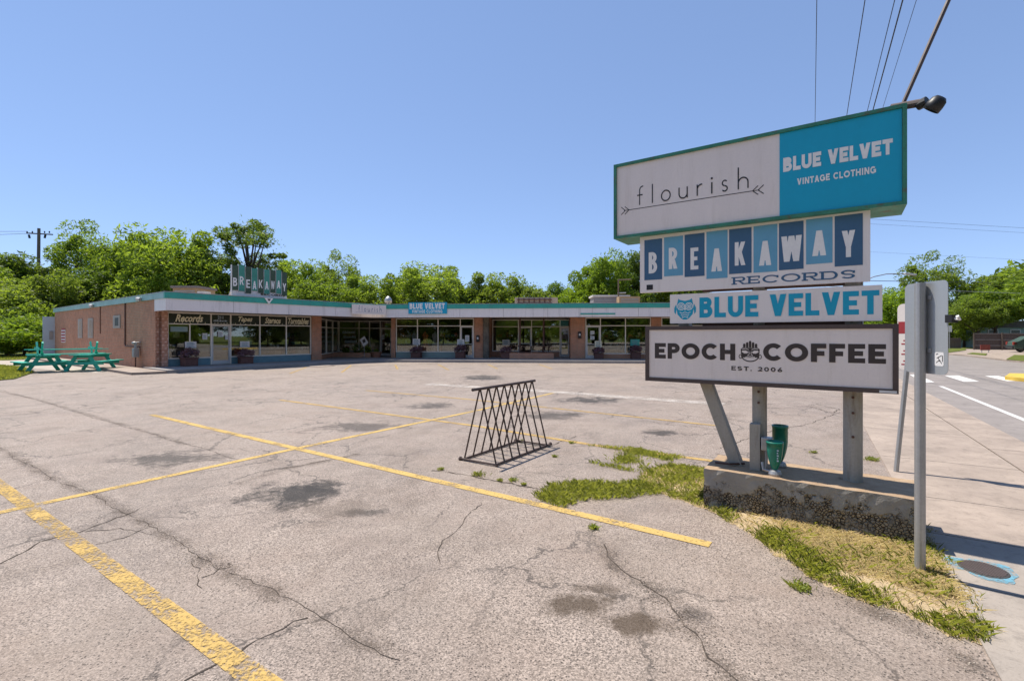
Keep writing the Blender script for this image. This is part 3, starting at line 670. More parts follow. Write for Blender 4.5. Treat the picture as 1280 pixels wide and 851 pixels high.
# side wall: slits, small window, sign, pipes, meter
sl = pm('pale_frame', (.42, .38, .33), .7, .2, 4)
SW = Frame(LF(.0, 0, 0), -LF.n)                        # s runs back along the side wall
SW.n = -LF.x
def sidewin(px0, px1, py0, py1, glassy):
    s0, z1 = SW.sz(px1, py0); s1 = SW.s(px0); z0 = SW.z(px1, py1)
    fr_ = bld(MB().box(s0, s1, .002, .05, z0, z1, SW), 'side_window', sl)
    MB().box(s0 + (s1 - s0) * .18, s1 - (s1 - s0) * .3, .051, .056, z0 + .12, z1 - .12, SW).build('pane', M['black'] if glassy else M['inside'], fr_)
sidewin(98.5, 103.5, 398.5, 422.5, False); sidewin(111, 117, 397.5, 422.5, False); sidewin(142.5, 151, 394, 410, True)
s_, z_ = SW.sz(157.5, 372)
bld(MB().tube([SW(s_, .04, ZT + .1), SW(s_, .04, 1.15), SW(s_ - .1, .05, 1.05), SW(s_ - 2.3, .05, 1.03)], .03, 8), 'pipe', M['rust'])
bld(MB().tube([SW(SW.s(126), .03, ZB), SW(SW.s(126), .03, 1.7)], .02, 6), 'conduit', M['rust'])
gm = SW.s(175.5)
mt = thing('gas_meter', tuple(SW(gm, .2, .12)), 'grey gas meter with pipes at the foot of the brick side wall', 'gas meter')
MB().box(gm - .14, gm + .14, .08, .30, .55, .98, SW).build('meter_body', pm('meter_grey', (.33, .34, .34), .5, .15, 6), mt, bevel=.03)
MB().tube([SW(gm + .1, .19, .98), SW(gm + .1, .19, 1.15), SW(gm + .25, .08, 1.2)], .03, 8).build('inlet_pipe', M['steel'], mt)
MB().tube([SW(gm - .1, .19, .97), SW(gm - .1, .19, 1.25), SW(gm - .1, .02, 1.28)], .03, 8).build('outlet_pipe', M['steel'], mt)
MB().lathe([(0, .10), (.10, .09), (.12, .05), (.12, 0), (.05, -.02)], SW(gm + .1, .2, 1.2), 12).build('regulator', M['steel'], mt, smooth=True)
MB().tube([SW(gm, .19, .56), SW(gm, .19, .08)], .025, 8).build('stand_pipe', M['rust'], mt)
s0, s1 = SW.s(82), SW.s(77)
ws = tag(MB().box(s0, s1, .004, .02, SW.z(80, 428), SW.z(80, 412), SW).build('wall_notice', M['paper']), 'small red and white notice on the brick side wall', 'notice')
b = MB()
for k in range(5): b.box(s0 + .06, s1 - .06, .021, .023, SW.z(80, 427) + k * .2, SW.z(80, 427) + k * .2 + .11, SW)
b.build('red_lettering', M['red_print'], ws)
for i, (px, lab) in enumerate(((118, 'white floodlight under the side roof edge above the slit windows'), (177.5, 'white floodlight under the side roof edge nearest the front corner'))):
    s_ = SW.s(px); ft = thing('eave_floodlight', tuple(SW(s_, .1, ZB + .1)), lab, 'floodlight', 'eave floodlights')
    MB().tube([SW(s_, .08, ZB + .12), SW(s_, .25, ZB + .16)], .03, 6).build('arm', M['white_metal'], ft)
    MB().lathe([(.03, 0), (.09, .05), (.1, .2), (.0, .2)], SW(s_ - .05, .25, ZB + .1), 10, M=__import__('mathutils').Matrix.Rotation(R(100), 3, 'Y')).build('lamp_head', M['white_metal'], ft)
# pale blue panel at the far end of the side wall
pe = SW.s(72)
pg = thing('side_gate', tuple(SW(pe, .1, .1)), 'pale blue metal gate panel at the far end of the brick side wall', 'gate')
z1 = SW.z(68, 396)
MB().box(22.05, 22.2, .0, .62, .12, z1, SW).build('gate_leaf', M['gutter_white'], pg); MB().box(22.0, 22.049, .12, .3, 1.3, 1.9, SW).build('vent', M['steel'], pg)

# ------------------------------------------------------------------ signs fixed to the shops
def board(name, fr, p0, p1, zb, zt, o0, o1, mat, label):
    r = thing(name, tuple(fr(fr.s((p0 + p1) / 2, o1), o1, zb)), label, 'sign')
    MB().box(fr.s(p0, o1), fr.s(p1, o1), o0, o1, zb, zt, fr).build('panel', mat, r); return r
OS = .12
cF = Frame(LF(LF.s(439.5, OS), OS, 0), RF(RF.s(482, OS), OS, 0) - LF(LF.s(439.5, OS), OS, 0))
r = thing('fascia_sign', tuple(cF(0, 0, 2.85)), 'small white fascia sign lettered flourish at the inner corner of the shops', 'sign')
Lc = cF.s(482); MB().box(0, Lc, .0, .08, 2.86, 3.44, cF).build('panel', M['panel'], r)
FLOUR = []
def flourish_polys(t=.06):
    out = []
    # lower case in a box about 6.7 wide: baseline 0, x-height .55, ascender 1
    out += stroke([(.16, 0), (.16, .78)], t) + ring(.36, .78, .2 + t / 2, .2 + t / 2, t, 180, 80, 8) + stroke([(0, .53), (.36, .53)], t)          # f
    out += stroke([(.98, 0), (.98, 1)], t)                                                                                                              # l
    out += ring(1.82, .28, .30, .30, t, 0, 360, 24)                                                                                                     # o
    out += stroke([(2.62, .56), (2.62, .24)], t) + stroke([(3.1, 0), (3.1, .56)], t) + ring(2.86, .24, .24 + t / 2, .24 + t / 2, t, 180, 360, 12)         # u
    out += stroke([(3.68, 0), (3.68, .56)], t) + ring(3.92, .32, .24 + t / 2, .26, t, 175, 80, 8)                                                        # r
    out += stroke([(4.5, 0), (4.5, .56)], t * 1.1) + rc(4.45, .70, 4.55, .80)                                                                            # i
    out += ring(5.2, .42, .16, .16, t, 35, 265, 12) + ring(5.2, .15, .17, .16, t, 90, -150, 12)                                                          # s
    out += stroke([(5.92, 0), (5.92, 1.05)], t) + stroke([(6.42, 0), (6.42, .3)], t) + ring(6.17, .3, .25 + t / 2, .27, t, 0, 180, 12)                   # h
    return out
mb = MB(); put_polys(mb, flourish_polys(.09), cF, Lc * .18, Lc * .86, 3.03, 3.36, .081, None, 6.42); put_polys(mb, stroke([(0, 0), (6, 0)], .05), cF, Lc * .1, Lc * .92, 2.98, 3.2, .081, None, 6); mb.build('lettering', M['navy'], r, fix=False)
r = board('fascia_sign', RF, 510.5, 558.5, 2.92, 3.62, .03, .12, M['sky_blue'], 'cyan fascia sign lettered BLUE VELVET VINTAGE CLOTHING on the shop row')
lettering('BLUE VELVET', RF, RF.s(512, .12), RF.s(556, .12), 3.22, 3.56, .121, M['ink_white'], r, .26, .24, .1)
lettering('VINTAGE CLOTHING', RF, RF.s(515, .12), RF.s(553, .12), 2.97, 3.16, .121, M['ink_white'], r, .24, .2, .14)
# rooftop sign made of nine strips
TF = Frame(LF(0, -.35, 0), a)
s0, s1 = TF.s(289.5), TF.s(358.8)
zt0, zb0 = TF.z(289.5, 336), ZT + .05
r = thing('rooftop_sign', tuple(TF((s0 + s1) / 2, 0, ZT)), 'rooftop sign of nine dark green and teal strips lettered BREAKAWAY', 'sign')
MB().box(s0, s1, -.12, -.02, 3.43, 3.9, TF).build('base_board', M['panel2'], r)
gd = pm('dark_green_strip', (.06, .10, .062), .5, .2, 3); gt = pm('teal_strip', (.07, .31, .24), .5, .2, 3)
off = [0, .06, 0, -.06, -.02, -.05, -.06, 0, -.1]; ol = [0, .1, -.04, -.1, 0, -.06, 0, .06, -.08]
for i, ch in enumerate('BREAKAWAY'):
    x0 = s0 + (s1 - s0) * i / 9; x1 = s0 + (s1 - s0) * (i + 1) / 9; zb_ = 3.86 - (.03 if i % 2 == 0 else .0); zt_ = 5.05 + off[i] * .9
    st_ = MB().box(x0 + .012, x1 - .012, -.1 - .002 * i, .02, zb_ - .06 * (i % 3), zt_, TF).build('strip', gd if i % 2 == 0 else gt, r)
    MB().box(x0 - .006, x0 + .011, -.1, .035, zb_ - .1, zt_ + .02, TF).build('trim', M['white_metal'], r)
    p, W = text_polys(ch, .17, .16, 0, .8); q = MB(); zc = 4.02 + ol[i] * .9
    put_polys(q, p, TF, x0 + .06, x1 - .06, zc, zc + .42, .022, None, W); q.build('lettering', M['ink_white'], st_, fix=False)
for e in (s0 + .3, s1 - .3): MB().bar(TF(e, -.12, 4.6), TF(e, -1.2, 3.42), .05, .05).build('brace', M['steel'], r)
sm = MB(); k = TF.s(337)
lettering('RECORDS', TF, TF.s(326), TF.s(356), 3.66, 3.76, .0, M['ink_brown'], r, .2, .2, .1)
v_ = thing('fascia_emblem', tuple(LF(LF.s(336, .1), .1, 3.3)), 'small white arrow shaped emblem hanging on the teal roof edge', 'emblem')
ks = LF.s(336, .1); MB().slab([(ks - .22, 3.50), (ks + .22, 3.50), (ks + .02, 3.22), (ks - .02, 3.22)], .08, .13, LF).build('plate', M['ink_white'], v_)
MB().slab([(ks - .1, 3.46), (ks + .1, 3.46), (ks, 3.34)], .131, .136, LF).build('dark_centre', M['ink_brown'], v_)
# small green plate under the right fascia
tag(MB().box(RF.s(725.5), RF.s(769), .031, .06, ZS + .12, ZS + .2, RF).build('name_strip', M['teal']), 'thin dark green strip sign on the right hand fascia', 'sign')

# roof gear
def roofbox(px0, px1, pyt, d, dep, mat, name, label, cat, lid=None):
    p0, p1 = AT(px0, pyt, d), AT(px1, pyt, d); r = thing(name, (p0.x, d, 3.42), label, cat)
    MB().box(p0.x, p1.x, d, d + dep, 3.40, p0.z, ID).build('housing', mat, r)
    if lid: MB().box(p0.x - .08, p1.x + .08, d - .08, d + dep + .08, p0.z, p0.z + .12, ID).build('lid', lid, r)
    b = MB()
    for k in range(6): b.box(p0.x + .1, p1.x - .1, d - .02, d - .002, 3.5 + k * (p0.z - 3.6) / 6, 3.5 + k * (p0.z - 3.6) / 6 + .04, ID)
    b.build('louvre', M['steel'], r); return r
tanw = pm('tan_roof_box', (.38, .27, .16), .7, .2, 3)
roofbox(216, 246, 360, 26, 1.6, tanw, 'roof_unit', 'tan roof unit with grey lid over the record shop corner', 'roof unit', pm('grey_lid', (.20, .17, .16), .6, .2, 3))
roofbox(246.5, 256, 364, 25.2, .5, M['white_metal'], 'roof_box', 'low white box beside the tan roof unit', 'roof unit')
roofbox(742, 786, 371, 33, 1.5, pm('grey_roof_unit', (.26, .25, .27), .5, .2, 3), 'roof_unit', 'long grey roof unit beside the pipe mast', 'roof unit', M['white_metal'])
roofbox(774, 800, 370.5, 31.5, .8, tanw, 'roof_unit', 'tan topped roof unit at the foot of the pipe mast', 'roof unit')
p = AT(650, 372, 33); r = thing('roof_vent', (p.x, 33, 3.42), 'brown slatted roof vent box above the coffee shop', 'roof vent')
for k in range(3): MB().bar((p.x - .2, 32.95, 3.55 + .25 * k), (p.x + 2.2, 32.95, 3.55 + .25 * k), .05, .07).build('slat', M['rust'], r)
for k in range(7): MB().bar((p.x - .1 + .36 * k, 32.99, 3.4), (p.x - .1 + .36 * k, 32.99, 4.15), .06, .06).build('upright', M['rust'], r)
MB().prism([(p.x - .35, 33.05), (p.x + 2.6, 33.05), (p.x + 2.6, 34), (p.x - .35, 34)], 3.4, 4.2).build('housing', M['tan'], r)
p = AT(773, 360, 32); r = thing('pipe_mast', (p.x, 32, 3.42), 'bent grey pipe mast on the roof near the big sign', 'mast')
MB().tube([(p.x, 32, 3.4), (p.x, 32, 5.3)], .045, 8).build('upright', M['wood_pole'], r); MB().tube([(p.x - .05, 32, 5.28), (p.x + .85, 32, 5.32)], .04, 8).build('arm', M['wood_pole'], r); MB().tube([(p.x - .05, 32, 4.4), (p.x + .5, 32, 4.42)], .04, 8).build('cross_arm', M['steel'], r)
p = AT(485.3, 377, 31.5); r = thing('globe_vent', (p.x, 31.5, 3.42), 'round metal vent cap standing on the roof by the inner corner', 'roof vent')
MB().lathe([(.1, 3.4), (.1, 3.72), (.22, 3.74), (.25, 3.86), (.22, 3.98), (.14, 4.08), (.05, 4.16), (0, 4.17)], (p.x, 31.5, 0), 14).build('cap', M['steel'], r, smooth=True)

# ------------------------------------------------------------------ things on the shop walk
def leaf_cloud(cen, size, up=.4, asp=.6):
    """n leaves as small creased quads"""
    n_ = len(cen); d = nr.normal(size=(n_, 3)); d[:, 2] *= .55; d /= np.linalg.norm(d, axis=1)[:, None]
    nn = nr.normal(size=(n_, 3)); nn[:, 2] += up * 2; e = np.cross(nn, d); e /= np.linalg.norm(e, axis=1)[:, None] + 1e-9
    s_ = size * nr.uniform(.6, 1.35, (n_, 1))
    v = np.empty((n_, 4, 3)); v[:, 0] = cen - d * s_; v[:, 1] = cen + e * s_ * asp * .5; v[:, 2] = cen + d * s_; v[:, 3] = cen - e * s_ * asp * .5
    return v.reshape(-1, 3)
def quads_obj(name, verts, mat, k=4):
    n_ = len(verts) // k; me = bpy.data.meshes.new(name)
    me.vertices.add(len(verts)); me.vertices.foreach_set('co', np.ascontiguousarray(verts, dtype=np.float32).ravel())
    me.loops.add(len(verts)); me.loops.foreach_set('vertex_index', np.arange(len(verts), dtype=np.int32))
    me.polygons.add(n_); me.polygons.foreach_set('loop_start', np.arange(0, n_ * k, k, dtype=np.int32)); me.polygons.foreach_set('loop_total', np.full(n_, k, dtype=np.int32))
    me.materials.append(mat); me.update(calc_edges=True)
    ob = bpy.data.objects.new(name, me); sc.collection.objects.link(ob); return ob
def ball(n_, c_, r_, flat=.8):
    d = nr.normal(size=(n_, 3)); d /= np.linalg.norm(d, axis=1)[:, None]; rr = nr.uniform(.35, 1, (n_, 1)) ** .5
    d = d * rr * r_; d[:, 2] *= flat; return d + np.array(c_)
def planter(label, mat, leafm, group='planters along the shop walk'):
    r = local('planter', label, 'planter', group)
    b = MB(); b.prism([(-.26, -.19), (.26, -.19), (.26, .19), (-.26, .19)], 0, .33); bx = b.build('box', mat, r, bevel=.012)
    MB().box(-.285, .285, -.215, .215, .30, .355).build('rim', mat, r, bevel=.01)
    v = np.concatenate([leaf_cloud(ball(90, (rnd.uniform(-.2, .2), rnd.uniform(-.12, .12), rnd.uniform(.42, .62)), .2), .055) for _ in range(8)])
    f = quads_obj('foliage', v, leafm); f.parent = r; return r
pl = planter('x', M['pot'], M['leaf_purple']); pl2 = None
LAB = [(LF, 236.5, -1.15, 'brown planter of purple leaves in front of the Records window'), (LF, 307, -1.15, 'brown planter of purple leaves under the Tapes window'), (RF, 520.5, -1.2, 'brown planter of purple leaves left of the two before the clothing shop window'),
       (RF, 575.5, -1.1, 'brown planter of purple leaves beside the clothing shop door'), (RF, 632, -.9, 'brown planter of purple leaves at the left end of the low coffee shop wall'), (RF, 748.5, -1.2, 'brown planter of purple flowers beside the right hand coffee shop door'), (RF, 794.5, -1.2, 'brown planter with a green plant right under the last window')]
for i, (fr, px, o, lab) in enumerate(LAB):
    loc = fr(fr.s(px, o), o, FL); rz = math.atan2(fr.x.y, fr.x.x) + rnd.uniform(-.1, .1)
    if i == 0: pl.location = loc; pl.rotation_euler = (0, 0, rz); pl['label'] = lab; pl.scale = (1.15, 1.15, 1.15)
    else: dup(pl, loc, rz, (1.1 + .1 * math.sin(i), 1.1, 1.05 + .1 * math.cos(i * 2)), lab)
# low brick bed with plants in the flower shop recess
b0, b1 = RF.s(406, SET - .2), RF.s(464, SET - .2)
bed = thing('planting_bed', tuple(RF(b0, SET - .4, FL)), 'low brick planting bed in the flower shop recess', 'planting bed')
MB().box(b0, b1, SET - .75, SET - .65, FL - .01, .44, RF).build('wall', M['brick_r'], bed); MB().box(b0, b1, SET - .2, SET - .1, FL - .01, .44, RF).build('wall', M['brick_r'], bed); MB().box(b0, b0 + .1, SET - .65, SET - .2, FL - .01, .44, RF).build('wall', M['brick_r'], bed); MB().box(b1 - .1, b1, SET - .65, SET - .2, FL - .01, .44, RF).build('wall', M['brick_r'], bed)
MB().box(b0 + .1, b1 - .1, SET - .65, SET - .2, FL - .01, .40, RF).build('soil', M['soil'], bed)
for px, sz_, lab, lm in ((447, .36, 'dark green leafy plant at the middle of the brick bed', 'leaf_dark'), (459, .3, 'bright yellow green plant at the right end of the brick bed', 'leaf_yellow'), (432, .22, 'small green plant at the left of the brick bed', 'leaf')):
    q = RF(RF.s(px, SET - .4), SET - .42, .4)
    pt = thing('leafy_plant', tuple(q), lab, 'plant')
    f = quads_obj('foliage', leaf_cloud(ball(260, (0, 0, sz_ * .8), sz_, .9), .075), M[lm]); f.parent = pt
    MB().tube([q, q + Vector((.02, .01, sz_))], .015, 6).build('stem', M['bark'], pt)
# tilted white poster on a leaning frame
q = RF(RF.s(455.5, SET - .1), SET - .05, 0)
es = thing('easel_sign', (q.x, q.y, FL), 'white diamond tilted notice on a thin stand in the flower shop recess', 'sign')
EF = Frame((q.x, q.y), RF.x)
MB().slab([(-.30, 1.30), (.02, 1.55), (.30, 1.12), (-.02, .86)], .0, .03, EF).build('board', M['paper'], es)
MB().slab([(-.12, 1.26), (.04, 1.37), (.13, 1.18), (-.03, 1.06)], .031, .033, EF).build('print', M['ink_brown'], es)
MB().bar(EF(0, -.02, .9), EF(.0, -.02, FL), .03, .03).build('stand', M['steel'], es); MB().bar(EF(-.2, -.1, FL + .02), EF(.2, .1, FL + .02), .05, .04).build('foot', M['steel'], es)
pt = RF(RF.s(472, SET - .5), SET - .3, FL)
tp = thing('clay_pot', tuple(pt), 'low wide terracotta pot in front of the flower shop door', 'pot')
MB().lathe([(0, .0), (.25, 0), (.33, .3), (.36, .3), (.36, .36), (.3, .36), (.28, .3), (0, .3)], pt, 16).build('pot', pm('terracotta', (.36, .16, .10), .8, .2, 6), tp, smooth=False)
f = quads_obj('foliage', leaf_cloud(ball(120, (0, 0, .42), .2, .7), .05), M['leaf']); f.parent = tp
# coffee shop tables and low wall
c0, c1 = RF.s(637, -.7), RF.s(692, -.7)
lw = tag(MB().box(c0, c1, -.85, -.6, FL - .01, .50, RF).build('low_brick_wall', M['brick_r']), 'low brick wall at the edge of the coffee shop terrace', 'wall')
def cafe_table(px0, px1, o, lab):
    x0, x1 = RF.s(px0, o), RF.s(px1, o); r = thing('terrace_table', tuple(RF((x0 + x1) / 2, o, FL)), lab, 'table', 'terrace tables')
    for k in range(4): MB().box(x0, x1, o - .3 + k * .16, o - .3 + k * .16 + .145, .88, .92, RF).build('plank', M['rust'], r)
    for e in (x0 + .3, x1 - .3):
        MB().bar(RF(e, o - .3, FL), RF(e + .1, o + .25, .88), .06, .06).build('leg', M['rust'], r); MB().bar(RF(e, o + .35, FL), RF(e + .1, o - .2, .88), .055, .06).build('leg', M['rust'], r)
    MB().box(x0 + .1, x1 - .1, o + .42, o + .62, .52, .56, RF).build('bench', M['rust'], r)
cafe_table(645, 668, -1.75, 'brown plank table left of the red post on the coffee terrace'); cafe_table(671, 690, -1.7, 'brown plank table behind the right red post on the coffee terrace')
# notices, wall boxes
def notice(fr, px0, px1, py0, py1, o, lab, mat='paper', pr=True):
    s0, z1 = fr.sz(px0, py0, o); s1 = fr.s(px1, o); z0 = fr.z(px0, py1, o)
    ob = tag(MB().box(s0, s1, o, o + .006, z0, z1, fr).build('window_notice', M[mat]), lab, 'notice', 'notices in the shop windows')
    if pr:
        b = MB(); k = 4
        for j in range(k): b.box(s0 + (s1 - s0) * .15, s1 - (s1 - s0) * (.15 + .1 * (j % 2)), o + .0065, o + .0075, z0 + (z1 - z0) * (.15 + .2 * j), z0 + (z1 - z0) * (.24 + .2 * j), fr)
        b.build('print', M['bulk'], ob)
sg = SET + .055
notice(LF, 231, 245.5, 427, 435, sg, 'wide white notice low in the Records window'); notice(LF, 253, 259, 416.5, 424.5, sg, 'small cream notice left of the record shop door'); notice(LF, 272.5, 278.5, 414.5, 421, sg, 'white notice high on the record shop door')
notice(LF, 300, 312, 426.5, 434, sg, 'wide white notice in the Tapes window'); notice(LF, 281.5, 285, 419, 424.5, sg, 'narrow white notice at the right edge of the record shop door')
notice(LF, 213, 234.5, 408, 414.5, sg, 'pale outlined OPEN style sign at the top of the Records window', 'bulk_grey', True)
notice(RF, 516, 525, 423.5, 431, sg, 'white notice at the left of the clothing shop window'); notice(RF, 571.5, 580.5, 424, 431, sg, 'white notice beside the clothing shop door'); notice(RF, 581.5, 586.5, 419, 427, sg, 'white notice on the clothing shop door')
notice(RF, 628, 637, 424.5, 431.5, ob2 + .06, 'white notice in the left coffee shop window'); notice(RF, 738, 743, 413.5, 418, sg, 'upper white notice on the right coffee shop door'); notice(RF, 738, 743, 420, 424.5, sg, 'lower white notice on the right coffee shop door')
notice(RF, 743.5, 752, 426, 434, sg + .01, 'cream notice beside the right coffee shop door', 'cream'); notice(RF, 788, 799.5, 424, 432, sg, 'green plaque in the last window by the big sign', 'teal')
notice(RF, 477.5, 480.5, 418, 424, ob_ + .06, 'small white notice on the flower shop door')
def wallbox(px, py, lab, o=SET + .12):
    s_, z_ = RF.sz(px, py, o); r = thing('wall_box', tuple(RF(s_, o, z_)), lab, 'mailbox', 'black wall boxes')
    MB().box(s_ - .1, s_ + .1, o, o + .14, z_ - .22, z_ + .2, RF).build('box', M['black'], r, bevel=.015); MB().box(s_ - .05, s_ + .05, o + .141, o + .147, z_ - .05, z_ + .08, RF).build('label_plate', M['paper'], r)
wallbox(597.5, 423, 'black mail box on the brick pier by the painted post'); wallbox(724.5, 418.5, 'black mail box on the brick pier right of the terrace')
# window display
def mannequin(fr, px, o, col, lab):
    q = fr(fr.s(px, o), o, .42); r = thing('dress_form', tuple(q), lab, 'dress form', 'dress forms in the window')
    MB().lathe([(.0, .0), (.26, 0), (.22, .35), (.14, .62), (.13, .70), (.19, .92), (.20, 1.05), (.10, 1.17), (.05, 1.2), (.05, 1.3), (0, 1.31)], q + Vector((0, 0, .15)), 14).build('dress', pm('dress_cloth', col, .8, .25, 8), r, smooth=True)
    MB().lathe([(.15, 0), (.15, .02), (.02, .04), (.02, .18)], q, 10).build('stand', M['steel'], r)
mannequin(RF, 531.5, SET - .5, (.55, .12, .05), 'dress form in an orange red dress in the clothing shop window'); mannequin(RF, 543.5, SET - .55, (.55, .52, .50), 'dress form in white in the clothing shop window'); mannequin(RF, 518, SET - .6, (.45, .47, .5), 'dress form in pale grey at the left of the clothing shop window')
def display(fr, px0, px1, o, z0, z1, col, lab, name='display_crate'):
    s0, s1 = fr.s(px0, o), fr.s(px1, o); r = thing(name, tuple(fr(s0, o, z0)), lab, 'crate'); m_ = pm('display_wood', col, .7, .25, 6)
    MB().box(s0, s1, o - .35, o, z0, z1, fr).build('box', m_, r); MB().box(s0 - .02, s1 + .02, o - .37, o + .02, z1, z1 + .03, fr).build('top', m_, r)
    for k in range(4): MB().box(s0 + .06 + k * (s1 - s0) / 4.4, s0 + .06 + k * (s1 - s0) / 4.4 + .12, o - .3, o - .05, z1 + .031, z1 + .1 + .1 * ((k * 7) % 3), fr).build('goods', M[('pot', 'paper', 'rust', 'bulk')[k]], r)
display(LF, 336, 342, SET - .35, .15, .95, (.30, .15, .06), 'tall wooden cabinet in the Stereos window'); display(LF, 343, 353, SET - .4, .15, .85, (.42, .22, .08), 'orange wooden cabinet in the Stereos window'); display(LF, 373, 386, SET - .4, .15, .72, (.40, .40, .42), 'white boxed stereo in the Turntables window')
display(RF, 553, 572, SET - .9, .15, 1.1, (.35, .42, .38), 'pale green counter in the clothing shop window'); display(RF, 640, 660, ob2 - 1, .15, 1.05, (.25, .13, .08), 'dark wooden counter in the coffee shop'); display(RF, 757, 776, SET - 1.2, .15, .9, (.30, .20, .13), 'wooden counter in the right coffee shop window')

def shelf(fr, px0, px1, o, lab, seed):
    r2 = random.Random(seed); s0, s1 = fr.s(px0, o), fr.s(px1, o); r = thing('display_shelf', tuple(fr(s0, o, FL)), lab, 'shelf', 'shelves inside the shops')
    for zz in (.55, 1.0, 1.45): MB().box(s0, s1, o - .3, o, zz, zz + .03, fr).build('board', SHW, r)
    for e in (s0, s1): MB().box(e - .02, e + .02, o - .3, o, FL, 1.75, fr).build('side', SHW, r)
    for zz in (.581, 1.031, 1.481):
        x = s0 + .08
        while x < s1 - .2:
            wd = r2.uniform(.12, .34); MB().box(x, x + wd, o - .26, o - .06, zz, zz + r2.uniform(.12, .36), fr).build('goods', GOODS[r2.randrange(len(GOODS))], r); x += wd + r2.uniform(.02, .15)
SHW = pm('shelf_wood', (.36, .22, .12), .7, .2, 5)
GOODS = [pm('goods_%s' % n_, c_, .7, .2, 8) for n_, c_ in (('red', (.50, .10, .07)), ('cream', (.75, .66, .50)), ('teal', (.10, .36, .36)), ('orange', (.62, .28, .07)), ('white', (.80, .78, .74)), ('green', (.16, .30, .10)), ('blue', (.14, .22, .42)), ('black', (.04, .04, .04)))]
shelf(LF, 214, 234, SET - 1.1, 'shelf of goods behind the Records window', 1); shelf(LF, 292, 320, SET - 1.3, 'shelf of goods behind the Tapes window', 2); shelf(LF, 358, 384, SET - 1.4, 'shelf of goods behind the Turntables window', 3)
shelf(RF, 499, 514, SET - 1.1, 'shelf of goods at the left of the clothing shop', 4); shelf(RF, 548, 572, SET - 1.8, 'shelf of goods behind the pale green counter', 5); shelf(RF, 620, 645, ob2 - 1.6, 'shelf of goods behind the left coffee shop window', 6); shelf(RF, 668, 697, ob2 - 1.4, 'shelf of goods behind the right coffee shop window', 7); shelf(RF, 754, 779, SET - 1.9, 'shelf of goods right of the last coffee shop door', 8); shelf(RF, 784, 808, SET - 1.3, 'shelf of goods in the last window by the big sign', 9); shelf(RF, 430, 446, ob_ - .9, 'shelf of goods inside the flower shop', 10)

# ------------------------------------------------------------------ picnic tables
def picnic():
    r = local('picnic_table', 'x', 'picnic table', 'turquoise picnic tables')
    for k in range(5): MB().box(-.9, .9, -.37 + k * .15, -.37 + k * .15 + .138, .71, .75).build('plank', M['picnic'], r)
    for sy in (-1, 1):
        for k in range(2): MB().box(-.9, .9, sy * .72 - .14 + k * .145, sy * .72 - .14 + k * .145 + .133, .42, .46).build('bench_plank', M['picnic'], r)
    for sx in (-.62, .62):
        for sy in (-1, 1): MB().bar((sx + .022 * sy, sy * .66, 0), (sx + .022 * sy, sy * .24, .71), .14, .04, (1, 0, 0)).build('leg', M['picnic'], r)
        MB().box(sx - .065, sx - .045, -.82, .82, .30, .42).build('bench_support', M['picnic'], r); MB().box(sx + .046, sx + .066, -.37, .37, .60, .71).build('top_support', M['picnic'], r)
    return r
t1 = picnic()
ql, qr = G(54, 464.5), G(114, 463)
axd = math.atan2(.83, .50)
t1.location = (ql.x, ql.y, 0); t1.rotation_euler = (0, 0, R(147)); t1['label'] = 'turquoise picnic table standing left, under the upturned table'
dup(t1, (qr.x, qr.y, 0), R(104), label='turquoise picnic table standing right, nearer the brick wall')
mid = (ql + qr) / 2
t3 = dup(t1, (mid.x, mid.y, .755 + .54), 0, label='turquoise picnic table lying upside down across the two others'); t3.rotation_euler = (R(180), 0, R(52)); t3.scale = (1.45, .72, .72)

# ------------------------------------------------------------------ bike rack
fl, fr2, bl, br = G(621, 583), G(684, 558.5), G(578, 575.5), G(648, 552)
ctr = (fl + fr2 + bl + br) / 4
rk = thing('bike_rack', tuple(ctr), 'dark steel A frame bike rack standing on the asphalt', 'bike rack')
RK = Frame((ctr.x, ctr.y), (.56, .83)); hl, hw, hz = .64, .25, .93
for sy, nm in ((1, 'front'), (-1, 'back')): MB().tube([RK(-hl, sy * hw, .02), RK(hl + .03, sy * hw, .02)], .015, 8).build('base_rail', M['rack'], rk)
for e in (-hl, hl): MB().tube([RK(e, -hw - .04, .022), RK(e, hw + .04, .022)], .013, 8).build('end_rail', M['rack'], rk)
MB().tube([RK(-hl - .13, 0, hz), RK(hl + .06, 0, hz)], .019, 8).build('top_rail', M['rack'], rk)
for k in range(8):
    s_ = -hl + .02 + 2 * (hl - .02) * k / 7
    for sy in (1, -1): MB().tube([RK(s_, sy * hw, .02), RK(s_ + .006 * sy, 0, hz)], .0108, 6).build('bar', M['rack'], rk)
for p in (RK(hl + .05, hw + .02, .03), RK(-hl, -hw - .05, .02), RK(hl, -hw - .05, .02)): MB().lathe([(0, 0), (.026, .0), (.028, .02), (.014, .04), (0, .045)], p - Vector((0, 0, .015)), 10).build('foot', M['rack'], rk)

# ------------------------------------------------------------------ the big pole sign
vs = Vector((.825, -.566, 0)).normalized()
S0 = Vector((2.895, 4.077, 0))
SF = Frame(S0, vs); SF.n = Vector((-.566, -.825, 0)).normalized()
